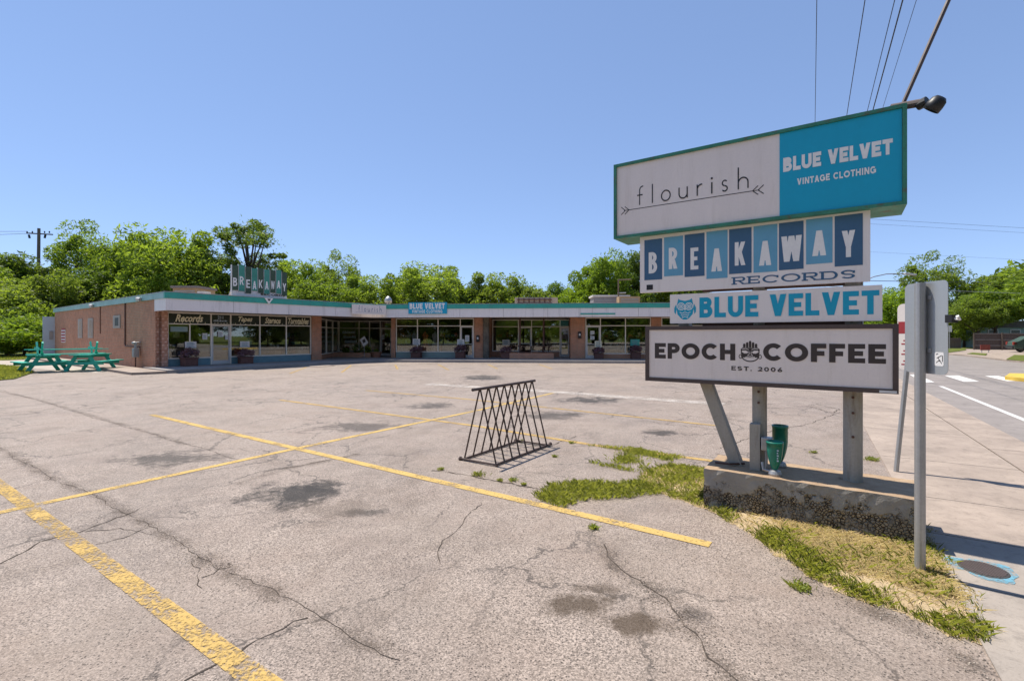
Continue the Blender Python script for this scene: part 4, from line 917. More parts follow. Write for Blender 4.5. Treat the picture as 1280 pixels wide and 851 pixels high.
# plinth
pz = .37
q = SF.s(1156, .33); qa = SF.s(880, .33)
g = MB(); nx, ny = 26, 8; bo0, bo1 = -.30, .33
xs = [qa + (q - qa) * i / nx for i in range(nx + 1)]
rr = random.Random(3)
ring_ = []
def pj(x, o, z): return SF(x + rr.uniform(-.006, .006), o + rr.uniform(-.005, .004), z + rr.uniform(-.004, .003))
cols = [[pj(x, bo1, zz) for zz in (-.03, .05, .12, .2, .27, .33, pz)] for x in xs]
tops = [[pj(x, bo1 + (bo0 - bo1) * j / ny, pz) for j in range(1, ny + 1)] for x in xs]
backs = [[pj(x, bo0, zz) for zz in (.2, -.03)] for x in xs]
full = [cols[i] + tops[i] + backs[i] for i in range(nx + 1)]
m_ = len(full[0])
g.v = [tuple(p) for col in full for p in col]
for i in range(nx):
    for j in range(m_ - 1): g.f.append([i * m_ + j, (i + 1) * m_ + j, (i + 1) * m_ + j + 1, i * m_ + j + 1])
g.f.append(list(range(m_))); g.f.append([nx * m_ + j for j in range(m_)]); g.m = [0] * len(g.f)
tag(g.build('concrete_plinth', M['plinth']), 'weathered concrete block with exposed pebbles under the tall sign', 'plinth')
sign = thing('pole_sign', tuple(S0 + Vector((0, 0, pz))), 'tall pole sign with four stacked boards for flourish, BREAKAWAY, BLUE VELVET and EPOCH COFFEE', 'sign')
zflt = .5 * (SF.z(767, 208, .2) + SF.z(1134, 126, .2)); zflb = .5 * (SF.z(767, 297, .2) + SF.z(1134, 255, .2))
px2 = SF.s(949.5)
MB().tube([SF(0, 0, pz - .02), SF(0, 0, zflb + .1)], .070, 20, cap=True).build('post', M['post_beige'], sign, smooth=False)
MB().tube([SF(px2, 0, pz - .02), SF(px2, 0, zflb + .1)], .062, 20).build('post', M['post_beige'], sign)
sb = SF.s(922); st_ = SF.s(884)
MB().bar(SF(sb, .0, pz - .02), SF(sb - .50, .0, 1.75), .10, .12, SF.n).build('raking_post', M['post_beige'], sign)
b = MB()
for (s_, zz) in ((0, .75), (0, .95), (px2, .7), (px2, .98), (px2, 1.08), (0, 1.08)): b.tube([SF(s_, .06, zz), SF(s_, .078, zz)], .011, 8)
b.build('bolt', M['rust'], sign)
b = MB(); b.box(px2 - .065, px2 + .02, .05, .14, pz + .0, pz + .42, SF); b.build('foot_channel', M['post_beige'], sign)
def cabinet(p0, p1, yl, yr, o, dep, fw, mframe, mface, lip=.02):
    """one board of the sign: corners by pixel on its front plane; returns its part and its (s0, s1, z0, z1)"""
    s0, s1 = SF.s(p0, o), SF.s(p1, o)
    zt_ = .5 * (SF.z(p0, yl[0], o) + SF.z(p1, yr[0], o)); zb_ = .5 * (SF.z(p0, yl[1], o) + SF.z(p1, yr[1], o))
    fb = MB()
    if fw:
        fb.box(s0, s0 + fw, o - dep, o, zb_, zt_, SF).box(s1 - fw, s1, o - dep, o, zb_, zt_, SF).box(s0 + fw, s1 - fw, o - dep, o - .0005, zt_ - fw, zt_, SF).box(s0 + fw, s1 - fw, o - dep, o - .0005, zb_, zb_ + fw, SF)
        fb.box(s0 + fw, s1 - fw, o - dep + .01, o - dep + .03, zb_ + fw, zt_ - fw, SF)
        fo = fb.build('frame', mframe, sign)
        s0 += fw; s1 -= fw; zb_ += fw; zt_ -= fw
        MB().box(s0 + .001, s1 - .001, o - .08, o - lip, zb_ + .001, zt_ - .001, SF).build('panel', mface, fo)
        return fo, s0, s1, zb_, zt_, o - lip
    fo = MB().box(s0, s1, o - dep, o, zb_, zt_, SF).build('board', mface, sign)
    return fo, s0, s1, zb_, zt_, o
def print_on(parent, text, pl_, pr_, ytl, ybl, ytr, ybr, o, mat, t, tx, gap=.12, k=1.0, serif=False):
    s0, s1 = SF.s(pl_, o), SF.s(pr_, o)
    z1 = .5 * (SF.z(pl_, ytl, o) + SF.z(pr_, ytr, o)); z0 = .5 * (SF.z(pl_, ybl, o) + SF.z(pr_, ybr, o))
    p, W = text_polys(text, t, tx, gap, k)
    if serif:
        x = 0; p2 = []
        for ch in text:
            wd = WID.get(ch, .74) * k
            if ch in 'REDP':
                p2 += rc(x - tx * .6, 0, x + tx * 1.7, t * .9) + rc(x - tx * .6, 1 - t * .9, x + tx, 1)
            if ch == 'R': p2 += rc(x + wd - tx * 1.6, 0, x + wd + tx * .4, t * .9)
            if ch == 'E': p2 += rc(x + wd - tx * .6, 0, x + wd, .32) + rc(x + wd - tx * .6, .7, x + wd, 1)
            if ch in 'SC': p2 += rc(x + wd - tx * .8, .62, x + wd, .92)
            x += wd + gap
        p = p + p2
    mb = MB(); put_polys(mb, p, SF, s0, s1, z0, z1, o + .001, None, W); return mb.build('lettering', mat, parent, fix=False)
# 1 flourish | blue velvet
fo, s0, s1, z0, z1, o = cabinet(767, 1134, (208, 298), (126, 256), .20, .42, .028, M['green_frame'], M['panel'])
sd_ = SF.s(974.5, o)
MB().box(sd_, s1 - .002, o + .0005, o + .004, z0 + .002, z1 - .002, SF).build('blue_panel', M['sky_blue'], fo)
mb = MB(); put_polys(mb, flourish_polys(.065), SF, SF.s(796.5, o), SF.s(935, o), .5 * (SF.z(796.5, 257, o) + SF.z(935, 235, o)), .5 * (SF.z(796.5, 233, o) + SF.z(935, 209.5, o)), o + .001, None, 6.42)
ya = .5 * (SF.z(782, 263.5, o) + SF.z(957, 236, o)); sa, sb2 = SF.s(780, o), SF.s(957, o)
def seg(mb, x0, zz0, x1, zz1, t, oo, kk=0):
    for q_ in stroke([(x0, zz0), (x1, zz1)], t): mb.poly([SF(x, oo + .0002 * kk, z) for (x, z) in q_])
seg(mb, sa, ya, sb2 - .05, ya, .007, o + .001, 1)
for i, (x, dr) in enumerate(((sa + .015, 1), (sa + .055, 1), (sb2 - .06, -1), (sb2 - .105, -1))):
    seg(mb, x, ya, x - dr * .045, ya + .04, .007, o + .001, 2 + i); seg(mb, x, ya, x - dr * .045, ya - .04, .007, o + .001, 6 + i)
mb.build('lettering', M['ink'], fo, fix=False)
print_on(fo, 'BLUE VELVET', 979, 1116, 197, 215.5, 174, 192.5, o + .004, M['ink_white'], .27, .24, .08)
print_on(fo, 'VINTAGE CLOTHING', 996.5, 1095, 223.5, 231.5, 207.5, 216.5, o + .004, M['ink_white'], .24, .20, .12)
# floodlight arm at its top right corner
la = SF(s1 - .02, .02, z1 + .0)
fa = thing('sign_floodlight', tuple(la), 'black floodlight on an arm at the top right corner of the tall sign', 'floodlight')
e1 = AT(1156, 128, 3.72); e2 = AT(1170, 130, 3.66)
MB().tube([SF(s1 - .06, .05, SF.z(1134, 131, .05)), e1], .030, 10).build('arm', M['dark'], fa)
MB().tube([e1 + (e1 - la) * -.25, e1 + (e1 - la) * .08], .038, 10).build('knuckle', M['black'], fa)
import mathutils
Mx = mathutils.Matrix.Rotation(R(28), 3, 'Y') @ mathutils.Matrix.Rotation(R(30), 3, 'X')
MB().lathe([(0, .055), (.035, .05), (.052, .03), (.058, -.01), (.058, -.05), (.052, -.05), (.046, -.01), (0, .0)], e2, 16, M=Mx).build('lamp_head', M['black'], fa, smooth=True)
# 2 breakaway records
cx_ = lambda x: 795 + x / 4.063
cy_ = lambda y: 255 + y / 4.063
fo, s0, s1, z0, z1, o = cabinet(800, 1088, (297.3, 365.8), (260.6, 351.8), .13, .05, 0, None, M['panel2'])
TL = [(43, 133, 180, 385, 65, 108, 245, 352), (143, 239, 166, 365, 167, 211, 222, 330), (247, 348, 152, 368, 277, 317, 222, 333), (358, 465, 137, 378, 383, 437, 226, 342), (473, 587, 124, 353, 502, 555, 193, 312),
      (597, 718, 108, 346, 625, 687, 188, 312), (726, 851, 92, 333, 738, 842, 162, 292), (864, 998, 73, 303, 895, 966, 135, 263), (1009, 1152, 55, 314, 1045, 1113, 135, 270)]
for i, (x0, x1, y0, y1, lx0, lx1, ly0, ly1) in enumerate(TL):
    m0 = cx_((x0 + x1) / 2); A0, A1 = SF.s(cx_(x0), o), SF.s(cx_(x1), o)
    zz1 = min(SF.z(m0, cy_(y0), o), z1 - .015); zz0 = SF.z(m0, cy_(y1), o)
    tl = MB().box(A0, A1, o + .0005, o + .0025, zz0, zz1, SF).build('tile', M['navy'] if i % 2 == 0 else M['lightblue'], fo)
    ch = 'BREAKAWAY'[i]; wk = .9; p, W = text_polys(ch, .17, .2 if ch != 'W' else .22, 0, .72); q_ = MB(); ml = cx_((lx0 + lx1) / 2)
    put_polys(q_, p, SF, SF.s(cx_(lx0), o), SF.s(cx_(lx1), o), SF.z(ml, cy_(ly1), o), SF.z(ml, cy_(ly0), o), o + .0035, None, W)
    q_.build('lettering', M['ink_white'], fo, fix=False)
print_on(fo, 'RECORDS', cx_(492), cx_(1112), cy_(373), cy_(411), cy_(333), cy_(376), o, M['navy'], .15, .2, .2, 1.5, True)
MB().box(SF.s(cx_(54), o), SF.s(cx_(86), o), o + .0005, o + .002, SF.z(cx_(70), cy_(436), o), SF.z(cx_(70), cy_(410), o), SF).build('maker_mark', M['ink'], fo)
# 3 blue velvet with owl
fo, s0, s1, z0, z1, o = cabinet(837.5, 1103, (369.5, 404.6), (354.5, 400.5), .15, .05, 0, None, M['panel2'])
print_on(fo, 'BLUE VELVET', cx_(322), cx_(1236), cy_(478), cy_(580), cy_(434), cy_(556), o, M['ink_blue'], .22, .24, .10)
mo = cx_(249); oc, ow = SF.s(mo, o), (SF.s(cx_(305), o) - SF.s(cx_(195), o)) / 2; zc = SF.z(mo, cy_(532), o); oh = SF.z(mo, cy_(477), o) - zc
def el(cx0, cz0, rx, rz, n_=20, a0=0, a1=360): return [(cx0 + rx * math.cos(R(a0 + (a1 - a0) * i / n_)), cz0 + rz * math.sin(R(a0 + (a1 - a0) * i / n_))) for i in range(n_ + (a1 - a0 < 360))]
mb = MB()
def face(mb, pts, oo): mb.poly([SF(oc + x * ow, oo, zc + z * oh) for (x, z) in pts])
face(mb, [(-.62, .95), (-.45, .82), (0, .72), (.45, .82), (.62, .95), (.72, .55), (.8, 0), (.7, -.5), (.4, -.85), (.15, -1), (-.15, -1), (-.4, -.85), (-.7, -.5), (-.8, 0), (-.72, .55)], o + .001)
for sx in (-1, 1): face(mb, [(sx * .82, .45), (sx * 1.0, .1), (sx * 1.0, -.3), (sx * .86, -.5), (sx * .8, -.1)], o + .0012)
mb.build('owl_emblem', M['ink_blue'], fo, fix=False)
mb = MB()
for sx in (-.36, .36):
    for q_ in ring(sx, .22, .36, .36, .07, 0, 360, 20): face(mb, q_, o + .0016)
    for q_ in ring(sx, .22, .22, .22, .06, 0, 360, 16): face(mb, q_, o + .0016)
    face(mb, el(sx, .22, .09, .09, 10), o + .0016)
face(mb, [(-.1, .05), (.1, .05), (0, -.2)], o + .0018)
for k in range(3):
    for q_ in stroke([(-.5 + .12 * k, -.3 - .2 * k), (-.25, -.42 - .2 * k), (0, -.3 - .2 * k), (.25, -.42 - .2 * k), (.5 - .12 * k, -.3 - .2 * k)], .05): face(mb, q_, o + .0017 + .0001 * k)
mb.build('owl_lines', M['ink_white'], fo, fix=False)
# 4 epoch coffee
ex = lambda x: 800 + x / 3.879
ey = lambda y: 400 + y / 3.879
fo, s0, s1, z0, z1, o = cabinet(806.5, 1123.5, (408.5, 475.8), (403.8, 492.5), .18, .24, .036, M['dark'], M['panel'], .012)
print_on(fo, 'EPOCH', ex(72), ex(462), ey(113), ey(187), ey(113), ey(193), o, M['ink_brown'], .25, .24, .10)
print_on(fo, 'COFFEE', ex(597), ex(1193), ey(113), ey(199), ey(116), ey(209), o, M['ink_brown'], .25, .24, .11)
print_on(fo, 'EST. 2006', ex(443), ex(690), ey(224), ey(244), ey(229), ey(251), o, M['ink_brown'], .22, .18, .22)
mo = ex(534); oc, ow = SF.s(mo, o), (SF.s(ex(580), o) - SF.s(ex(488), o)) / 2; zc = SF.z(mo, ey(157), o); oh = SF.z(mo, ey(112), o) - zc
mb = MB()
face(mb, [(-1, .35), (-.8, .5), (.8, .5), (1, .35), (.98, -.1), (.8, -.55), (-.8, -.55), (-.98, -.1)], o + .001)
for k in range(5):
    x = -.62 + .31 * k; h_ = .95 + .3 * (1 - abs(k - 2) / 2); face(mb, [(x - .13, .52), (x + .13, .52), (x + .13, h_ - .08), (x + .06, h_), (x - .06, h_), (x - .13, h_ - .08)], o + .0012)
for q_ in ring(0, -.3, .98, .72, .12, 180, 360, 16): face(mb, q_, o + .0014)
for sx in (-1, 1):
    for q_ in ring(sx * 1.02, -.45, .2, .25, .08, 0, 360, 10): face(mb, q_, o + .0013)
mb.build('mask_emblem', M['ink_brown'], fo, fix=False)
mb = MB()
for sx in (-1, 1):
    face(mb, [(sx * .18, .05), (sx * .45, .22), (sx * .82, .2), (sx * .9, .05), (sx * .6, -.12), (sx * .3, -.1)], o + .0018)
    for q_ in stroke([(sx * .15, .3), (sx * .5, .42), (sx * .85, .34)], .06): face(mb, q_, o + .0019)
    for q_ in stroke([(sx * .12, .12), (sx * .1, -.2), (sx * .28, -.34)], .06): face(mb, q_, o + .0020)
for q_ in stroke([(-.5, -.5), (0, -.42), (.5, -.5)], .07): face(mb, q_, o + .0021)
mb.build('mask_lines', M['panel'], fo, fix=False)
MB().box(SF.s(1099, o), SF.s(1121, o), .1805, .182, SF.z(1110, 491, o) - .0, SF.z(1110, 488, o), SF).build('maker_strip', M['paper'], fo)
# cross beams between the boards
for zz in (SF.z(1080, 352.5, .0), SF.z(1080, 402, 0)): MB().box(px2 - .5, .06, -.04, .04, zz - .02, zz + .03, SF).build('cross_beam', M['rust'], sign)
# ground spotlights
def spot(px, py, o_, hgt, lab, extra):
    s_ = SF.s(px, o_); q = SF(s_, o_, pz); r = thing('ground_spotlight', tuple(q), lab, 'spotlight', 'green spotlights on the plinth')
    MB().lathe([(.0, 0), (.052, 0), (.055, .02), (.045, .045), (.02, .055), (0, .056)], q, 18).build('base', M['steel'], r, smooth=False)
    MB().lathe([(.022, .055), (.036, .09), (.05, .14), (.060, .19), (.065, .235), (.066, hgt), (.069, hgt), (.069, hgt + .02), (.062, hgt + .02), (.056, .2), (.0, .17)], q, 22).build('housing', M['lamp_green'], r, smooth=True)
    if extra:
        MB().tube([q + Vector((-.02, 0, .03)), SF(s_ - .09, o_ + .0, pz + .04), SF(s_ - .10, o_ - .02, pz + .10)], .013, 8).build('conduit', M['steel'], r)
        b = MB()
        for k in range(5): b.box(s_ + .022, s_ + .036 - .004 * (k % 2), o_ + .064, o_ + .068, pz + .14 + k * .022, pz + .152 + k * .022, SF)
        b.build('stamped_lettering', M['gutter_white'], r)
    return r
spot(968.5, 592, .22, .28, 'front green bell shaped spotlight on a grey base on the plinth', True)
sp2 = spot(975, 580, -.12, .37, 'rear green cup shaped spotlight half hidden behind the front one', False)
q = SF(SF.s(957, .12), .12, 0)
jb = thing('junction_box', tuple(SF(px2, .1, pz)), 'grey electrical junction box on the sign post beside the spotlights', 'junction box')
MB().box(px2 + .03, px2 + .12, .07, .15, pz + .19, pz + .31, SF).build('box', M['steel'], jb, bevel=.008); MB().tube([SF(px2 + .07, .11, pz + .19), SF(px2 + .07, .12, pz + .03)], .012, 8).build('conduit', M['steel'], jb)
stk = G(905, 582, pz)
tag(MB().tube([SF(SF.s(897), .1, pz + .012), SF(SF.s(915), .12, pz + .02), SF(SF.s(931), .02, pz + .02)], .010, 6).build('loose_pipe', M['rust']), 'short loose rusty pipe lying on the left end of the plinth', 'pipe')

# ------------------------------------------------------------------ street signs
pp = G(1150, 718)
ps = thing('sign_post', tuple(pp), 'grey steel post in the dry grass carrying a bare metal sign seen from behind', 'street sign')
MB().tube([pp - Vector((0, 0, .02)), (pp.x, pp.y, 1.95)], .030, 16).build('post', M['steel'], ps, smooth=False)
PF = Frame((pp.x + .040, pp.y), (.05, -1)); PF.n = Vector((-1, -.05, 0)).normalized()
def rrect(x0, x1, z0, z1, r_, n_=5):
    o_ = []
    for (cx0, cz0, a0) in ((x1 - r_, z1 - r_, 0), (x0 + r_, z1 - r_, 90), (x0 + r_, z0 + r_, 180), (x1 - r_, z0 + r_, 270)):
        o_ += [(cx0 + r_ * math.cos(R(a0 + 90 * i / n_)), cz0 + r_ * math.sin(R(a0 + 90 * i / n_))) for i in range(n_ + 1)]
    return o_
plt = MB().slab(rrect(-.16, .155, 1.345, 1.955, .035), -.002, .002, PF).build('plate', M['alu'], ps)
MB().slab(rrect(.065, .128, 1.40, 1.49, .012), .0022, .003, PF).build('sticker', M['paper'], plt)
b = MB()
for i, (x0, zz0, x1, zz1) in enumerate(((.075, 1.42, .10, 1.44), (.10, 1.44, .115, 1.415), (.08, 1.45, .115, 1.47), (.09, 1.46, .10, 1.43), (.075, 1.475, .09, 1.48), (.12, 1.43, .12, 1.47))):
    for q_ in stroke([(x0, zz0), (x1, zz1)], .005): b.poly([PF(x, .0031 + .0001 * i, z) for (x, z) in q_])
b.build('sticker_doodle', M['ink'], plt, fix=False)
MB().box(.145, .19, -.03, .012, 1.68, 1.73, PF).build('clip', M['black'], ps)
MB().tube([PF(.18, -.01, 1.705), PF(.21, -.02, 1.70), PF(.215, .0, 1.72)], .009, 8).build('clip_hook', M['paper'], ps)
for zz in (1.5, 1.85): MB().box(-.045, .045, .0025, .012, zz - .015, zz + .015, PF).build('bracket', M['steel'], ps)
q = G(1120, 590); tpx = AT(1139, 372, q.y); q2 = Vector((q.x + .21, q.y, 1.98))
rs = thing('parking_sign', tuple(q), 'leaning post with a white and red sign, mostly hidden behind the bare metal one', 'street sign')
MB().tube([q, q2], .026, 10).build('post', M['steel'], rs)
QF = Frame((q2.x - .04, q2.y - .04), (.42, -.9)); QF.n = Vector((-.9, -.42, 0)).normalized()
pq = MB().slab(rrect(-.16, .16, 1.20, 1.97, .06), -.002, .002, QF).build('plate', M['panel2'], rs)
MB().slab([(-.15, 1.62), (.15, 1.62), (.15, 1.76), (-.15, 1.76)], .0022, .003, QF).build('red_band', M['red_print'], pq)
b = MB()
for k in range(9): b.box(-.12 + .02 * (k % 3), .11 - .03 * (k % 2), .0022, .003, 1.25 + k * .04, 1.265 + k * .04, QF)
b.build('red_lettering', M['red_print'], pq)

# ------------------------------------------------------------------ grass round the plinth
def inside(poly, x, y):
    r_ = False; j = len(poly) - 1
    for i in range(len(poly)):
        xi, yi = poly[i]; xj, yj = poly[j]
        if (yi > y) != (yj > y) and x < (xj - xi) * (y - yi) / (yj - yi) + xi: r_ = not r_
        j = i
    return r_
def edge_dist(poly, x, y):
    best = 9
    for i in range(len(poly)):
        (ax_, ay), (bx, by) = poly[i - 1], poly[i]; dx, dy = bx - ax_, by - ay
        t = max(0, min(1, ((x - ax_) * dx + (y - ay) * dy) / (dx * dx + dy * dy + 1e-9))); best = min(best, math.hypot(ax_ + t * dx - x, ay + t * dy - y))
    return best
from mathutils import noise as mnoise
def ins(poly, x, y): return inside(poly, x + .07 * mnoise.noise((x * 4, y * 4, 2.0)) + .03 * mnoise.noise((x * 13, y * 13, 5.0)), y + .07 * mnoise.noise((x * 4, y * 4, 8.0)) + .03 * mnoise.noise((x * 13, y * 13, 9.0)))
gpoly = lambda *q: [tuple(G(*p)[:2]) for p in q]
PA = gpoly((668, 621), (690, 606), (745, 602), (805, 604), (840, 617), (790, 622), (735, 627), (700, 636), (680, 631))
PB = gpoly((733, 579), (770, 568), (800, 561), (835, 573), (845, 579), (812, 583), (812, 592), (785, 589), (750, 583))
PB2 = gpoly((735, 557), (790, 560), (860, 573), (830, 575), (780, 566))
PC = gpoly((802, 592), (835, 580), (880, 586), (905, 592), (1000, 612), (1150, 650), (1180, 690), (1212, 740), (1240, 790), (1234, 806), (1185, 790), (1120, 763), (1040, 738), (985, 703), (930, 661), (890, 642), (850, 624), (805, 614))
PD = gpoly((965, 655), (1060, 672), (1155, 690), (1180, 712), (1205, 757), (1140, 745), (1060, 722), (1000, 690))
def gz(x, y):
    if not inside(PC, x, y): return .003
    return .003 + .028 * min(1, edge_dist(PC, x, y) / .22)
b = MB(); xs_ = [p[0] for p in PC]; ys_ = [p[1] for p in PC]; st0 = .022
idx = {}
def vid(i, j):
    if (i, j) not in idx:
        x, y = min(xs_) + i * st0, min(ys_) + j * st0; idx[(i, j)] = len(b.v); b.v.append((x + rnd.uniform(-.01, .01), y + rnd.uniform(-.01, .01), gz(x, y) - .002 + rnd.uniform(-.004, .004)))
    return idx[(i, j)]
for i in range(int((max(xs_) - min(xs_)) / st0) + 1):
    for j in range(int((max(ys_) - min(ys_)) / st0) + 1):
        if ins(PC, min(xs_) + (i + .5) * st0, min(ys_) + (j + .5) * st0): b.f.append([vid(i, j), vid(i + 1, j), vid(i + 1, j + 1), vid(i, j + 1)])
b.m = [0] * len(b.f)
struct(b.build('grass_bed', M['soil'], smooth=True))
def blades(pts, h0, h1, wd, lean=.6):
    """grass blades as thin bent triangles"""
    n_ = len(pts); P = np.array(pts); a_ = nr.uniform(0, 6.283, n_); h = nr.uniform(h0, h1, n_); ln = nr.uniform(.1, lean, n_) * h
    d = np.stack([np.cos(a_), np.sin(a_), np.zeros(n_)], 1); s_ = np.stack([-np.sin(a_), np.cos(a_), np.zeros(n_)], 1) * wd * nr.uniform(.6, 1.3, (n_, 1))
    m_ = P + d * (ln * .3)[:, None] + np.array([0, 0, 1]) * (h * .6)[:, None]; t = P + d * ln[:, None] + np.array([0, 0, 1]) * h[:, None]
    v = np.empty((n_, 5, 3)); v[:, 0] = P - s_; v[:, 1] = P + s_; v[:, 2] = m_ + s_ * .7; v[:, 3] = t; v[:, 4] = m_ - s_ * .7
    return v.reshape(-1, 3)
from mathutils import noise as mnoise
def scatter(poly, n_, dens=None):
    xs1 = [p[0] for p in poly]; ys1 = [p[1] for p in poly]; out = []; tries = 0
    while len(out) < n_ and tries < n_ * 30:
        tries += 1; x, y = rnd.uniform(min(xs1), max(xs1)), rnd.uniform(min(ys1), max(ys1))
        if not ins(poly, x, y): continue
        if dens and rnd.random() > dens(x, y): continue
        out.append((x, y, gz(x, y)))
    return out
clump = lambda x, y: max(0.02, min(1, .35 + 1.9 * mnoise.noise((x * 3.1, y * 3.1, 1.0)) + .5 * mnoise.noise((x * 11, y * 11, 4.0))))
def dens_g(x, y):
    v = clump(x, y)
    return v * (.5 if inside(PD, x, y) and edge_dist(PD, x, y) > .05 else 1)
vv = [blades(scatter(PC, 8000, dens_g), .015, .055, .0022, 1.6), blades(scatter(PA, 4200), .02, .06, .003, 1.4), blades(scatter(PB, 1700, clump), .02, .055, .003, 1.4), blades(scatter(PB2, 900), .02, .05, .003, 1.4)]
edge = gpoly((985, 703), (1040, 715), (1120, 740), (1200, 770), (1240, 785), (1236, 806), (1185, 790), (1120, 763), (1040, 738)); edge2 = gpoly((850, 622), (930, 645), (985, 680), (1040, 715), (1040, 738), (985, 703), (930, 661), (890, 642))
vv += [blades(scatter(edge, 800, clump), .015, .05, .0028, 1.6), blades(scatter(edge2, 600, clump), .02, .065, .003, 1.5)]
PL_ = gpoly((802, 592), (835, 580), (880, 588), (884, 615), (920, 650), (890, 642), (850, 624), (805, 614))
vv.append(blades(scatter(PL_, 2200), .015, .05, .0026, 1.5))
stuff(tag(quads_obj('grass', np.concatenate(vv), M['grass'], 5), 'green grass growing round the concrete block and over the asphalt edge', 'grass'))
stuff(tag(quads_obj('dry_grass', np.concatenate([blades(scatter(PD, 6500), .008, .035, .0020, 3.4), blades(scatter(PC, 5500), .008, .035, .0020, 3.2)]), M['straw'], 5), 'dry straw coloured grass between the block and the pavement', 'grass'))
# loose stones along the crumbled edges
def stones(pts, n_, sp, s0, s1):
    P = [G(*p) for p in pts]; out = []
    for _ in range(n_):
        k = rnd.randrange(len(P) - 1); q = P[k].lerp(P[k + 1], rnd.random()); out.append((q.x + rnd.gauss(0, sp), q.y + rnd.gauss(0, sp), rnd.uniform(s0, s1)))
    return out
SB = MB()
for (x, y, r_) in stones([(975, 700), (1050, 745), (1120, 770), (1190, 810), (1245, 850)], 420, .09, .002, .007) + stones([(755, 680), (800, 727), (832, 747), (860, 785), (930, 858)], 260, .07, .002, .006) + stones([(100, 640), (250, 695), (480, 815)], 120, .08, .002, .005) + stones([(690, 640), (850, 628), (930, 664), (985, 705)], 160, .06, .002, .006) + stones([(300, 700), (700, 700), (600, 830)], 130, .5, .002, .0045):
    n_ = len(SB.v); a_ = rnd.uniform(0, 6.28); e_ = rnd.uniform(.6, 1.2)
    for k in range(4): SB.v.append((x + r_ * math.cos(a_ + k * 1.57) * (e_ if k % 2 else 1), y + r_ * math.sin(a_ + k * 1.57) * (e_ if k % 2 else 1), .001 + rnd.uniform(0, .3) * r_))
    SB.v.append((x + rnd.uniform(-.3, .3) * r_, y + rnd.uniform(-.3, .3) * r_, r_ * rnd.uniform(.8, 1.3)))
    for k in range(4): SB.f.append([n_ + k, n_ + (k + 1) % 4, n_ + 4]); SB.m.append(0 if rnd.random() < .6 else 1)
stuff(tag(SB.build('loose_stones', [pm('stone_dark', (.13, .11, .095), .9, .3, 40), pm('stone_pale', (.42, .36, .30), .9, .2, 40)], fix=False), 'loose dark and pale stones scattered along the crumbled asphalt edges', 'gravel'))
# weeds in the cracks
WE = [(597, 594, .06, 'largest weed in the crack in front of the bike rack'), (641, 601, .035, 'small weed in the crack right of the rack'), (551, 587, .03, 'flat weed in the crack left of the rack'), (693, 571, .028, 'tiny weed just right of the rack foot'), (742, 660, .032, 'single weed on the asphalt beyond the yellow stripe'), (714, 554, .03, 'small weed beside the rack on the faded stripe'),
      (625, 601, .025, 'low weed between the two crack weeds'), (1090, 575, .06, 'weed at the joint between asphalt and driveway'), (652, 552, .03, 'weed inside the bike rack'), (1017, 566, .03, 'small weed behind the plinth'), (1000, 735, .05, 'blue green weed at the edge of the grass strip'), (655, 606, .02, 'tiny weed at the start of the grass lobe')]
for (px, py, r_, lab) in WE:
    q = G(px, py); t = thing('weed', tuple(q), lab, 'weed', 'weeds in the asphalt')
    pts = [(rnd.gauss(0, r_ * .6), rnd.gauss(0, r_ * .6), 0) for _ in range(int(700 * r_ * 2) + 20)]
    f = quads_obj('leaves', np.concatenate([blades(pts, .015, .03 + r_ * .4, .003, 1.4).reshape(-1, 5, 3)[:, [0, 1, 2, 3]].reshape(-1, 3), leaf_cloud(np.array([(x, y, .012 + rnd.uniform(0, r_ * .3)) for (x, y, _) in pts]), .014)]), M['grass']); f.parent = t
# lawns at the left
for name, q in (('lawn', ((-260, 470), (-30, 478), (18, 474), (42, 466), (30, 460), (0, 457.5), (-120, 456), (-260, 458))), ('lawn', ((-200, 451.5), (10, 450.5), (55, 447.8), (62, 445.5), (-200, 443)))):
    pts = gpoly(*q); struct(MB().prism(pts, -.02, .03).build(name, M['lawn']))
    P = [(x, y, .03) for (x, y, _) in scatter(pts, 26000 if q[0][0] == -260 else 9000)]
    stuff(tag(quads_obj('lawn_grass', blades(P, .04, .11, .012, 1.0), M['grass'], 5), 'short mown grass beside the picnic tables' if q[0][0] == -260 else 'strip of grass in front of the left hedge', 'grass'))
struct(MB().poly([G(*p) + Vector((0, 0, .004)) for p in ((-150, 457), (20, 458), (60, 462), (120, 466), (150, 462), (60, 449.5), (-150, 452))]).build('gravel_path', conc('gravel', (.36, .31, .26), (.46, .41, .35), 3, .6), fix=False))
pts = gpoly((150, 462.5), (176, 466.2), (193, 464.5), (166, 461.3)); stuff(tag(quads_obj('kerb_grass', blades([(x, y, .0) for (x, y, _) in scatter(pts, 1800)], .04, .10, .012, 1.0), M['grass'], 5), 'patch of grass at the foot of the side walk by the building corner', 'grass'))

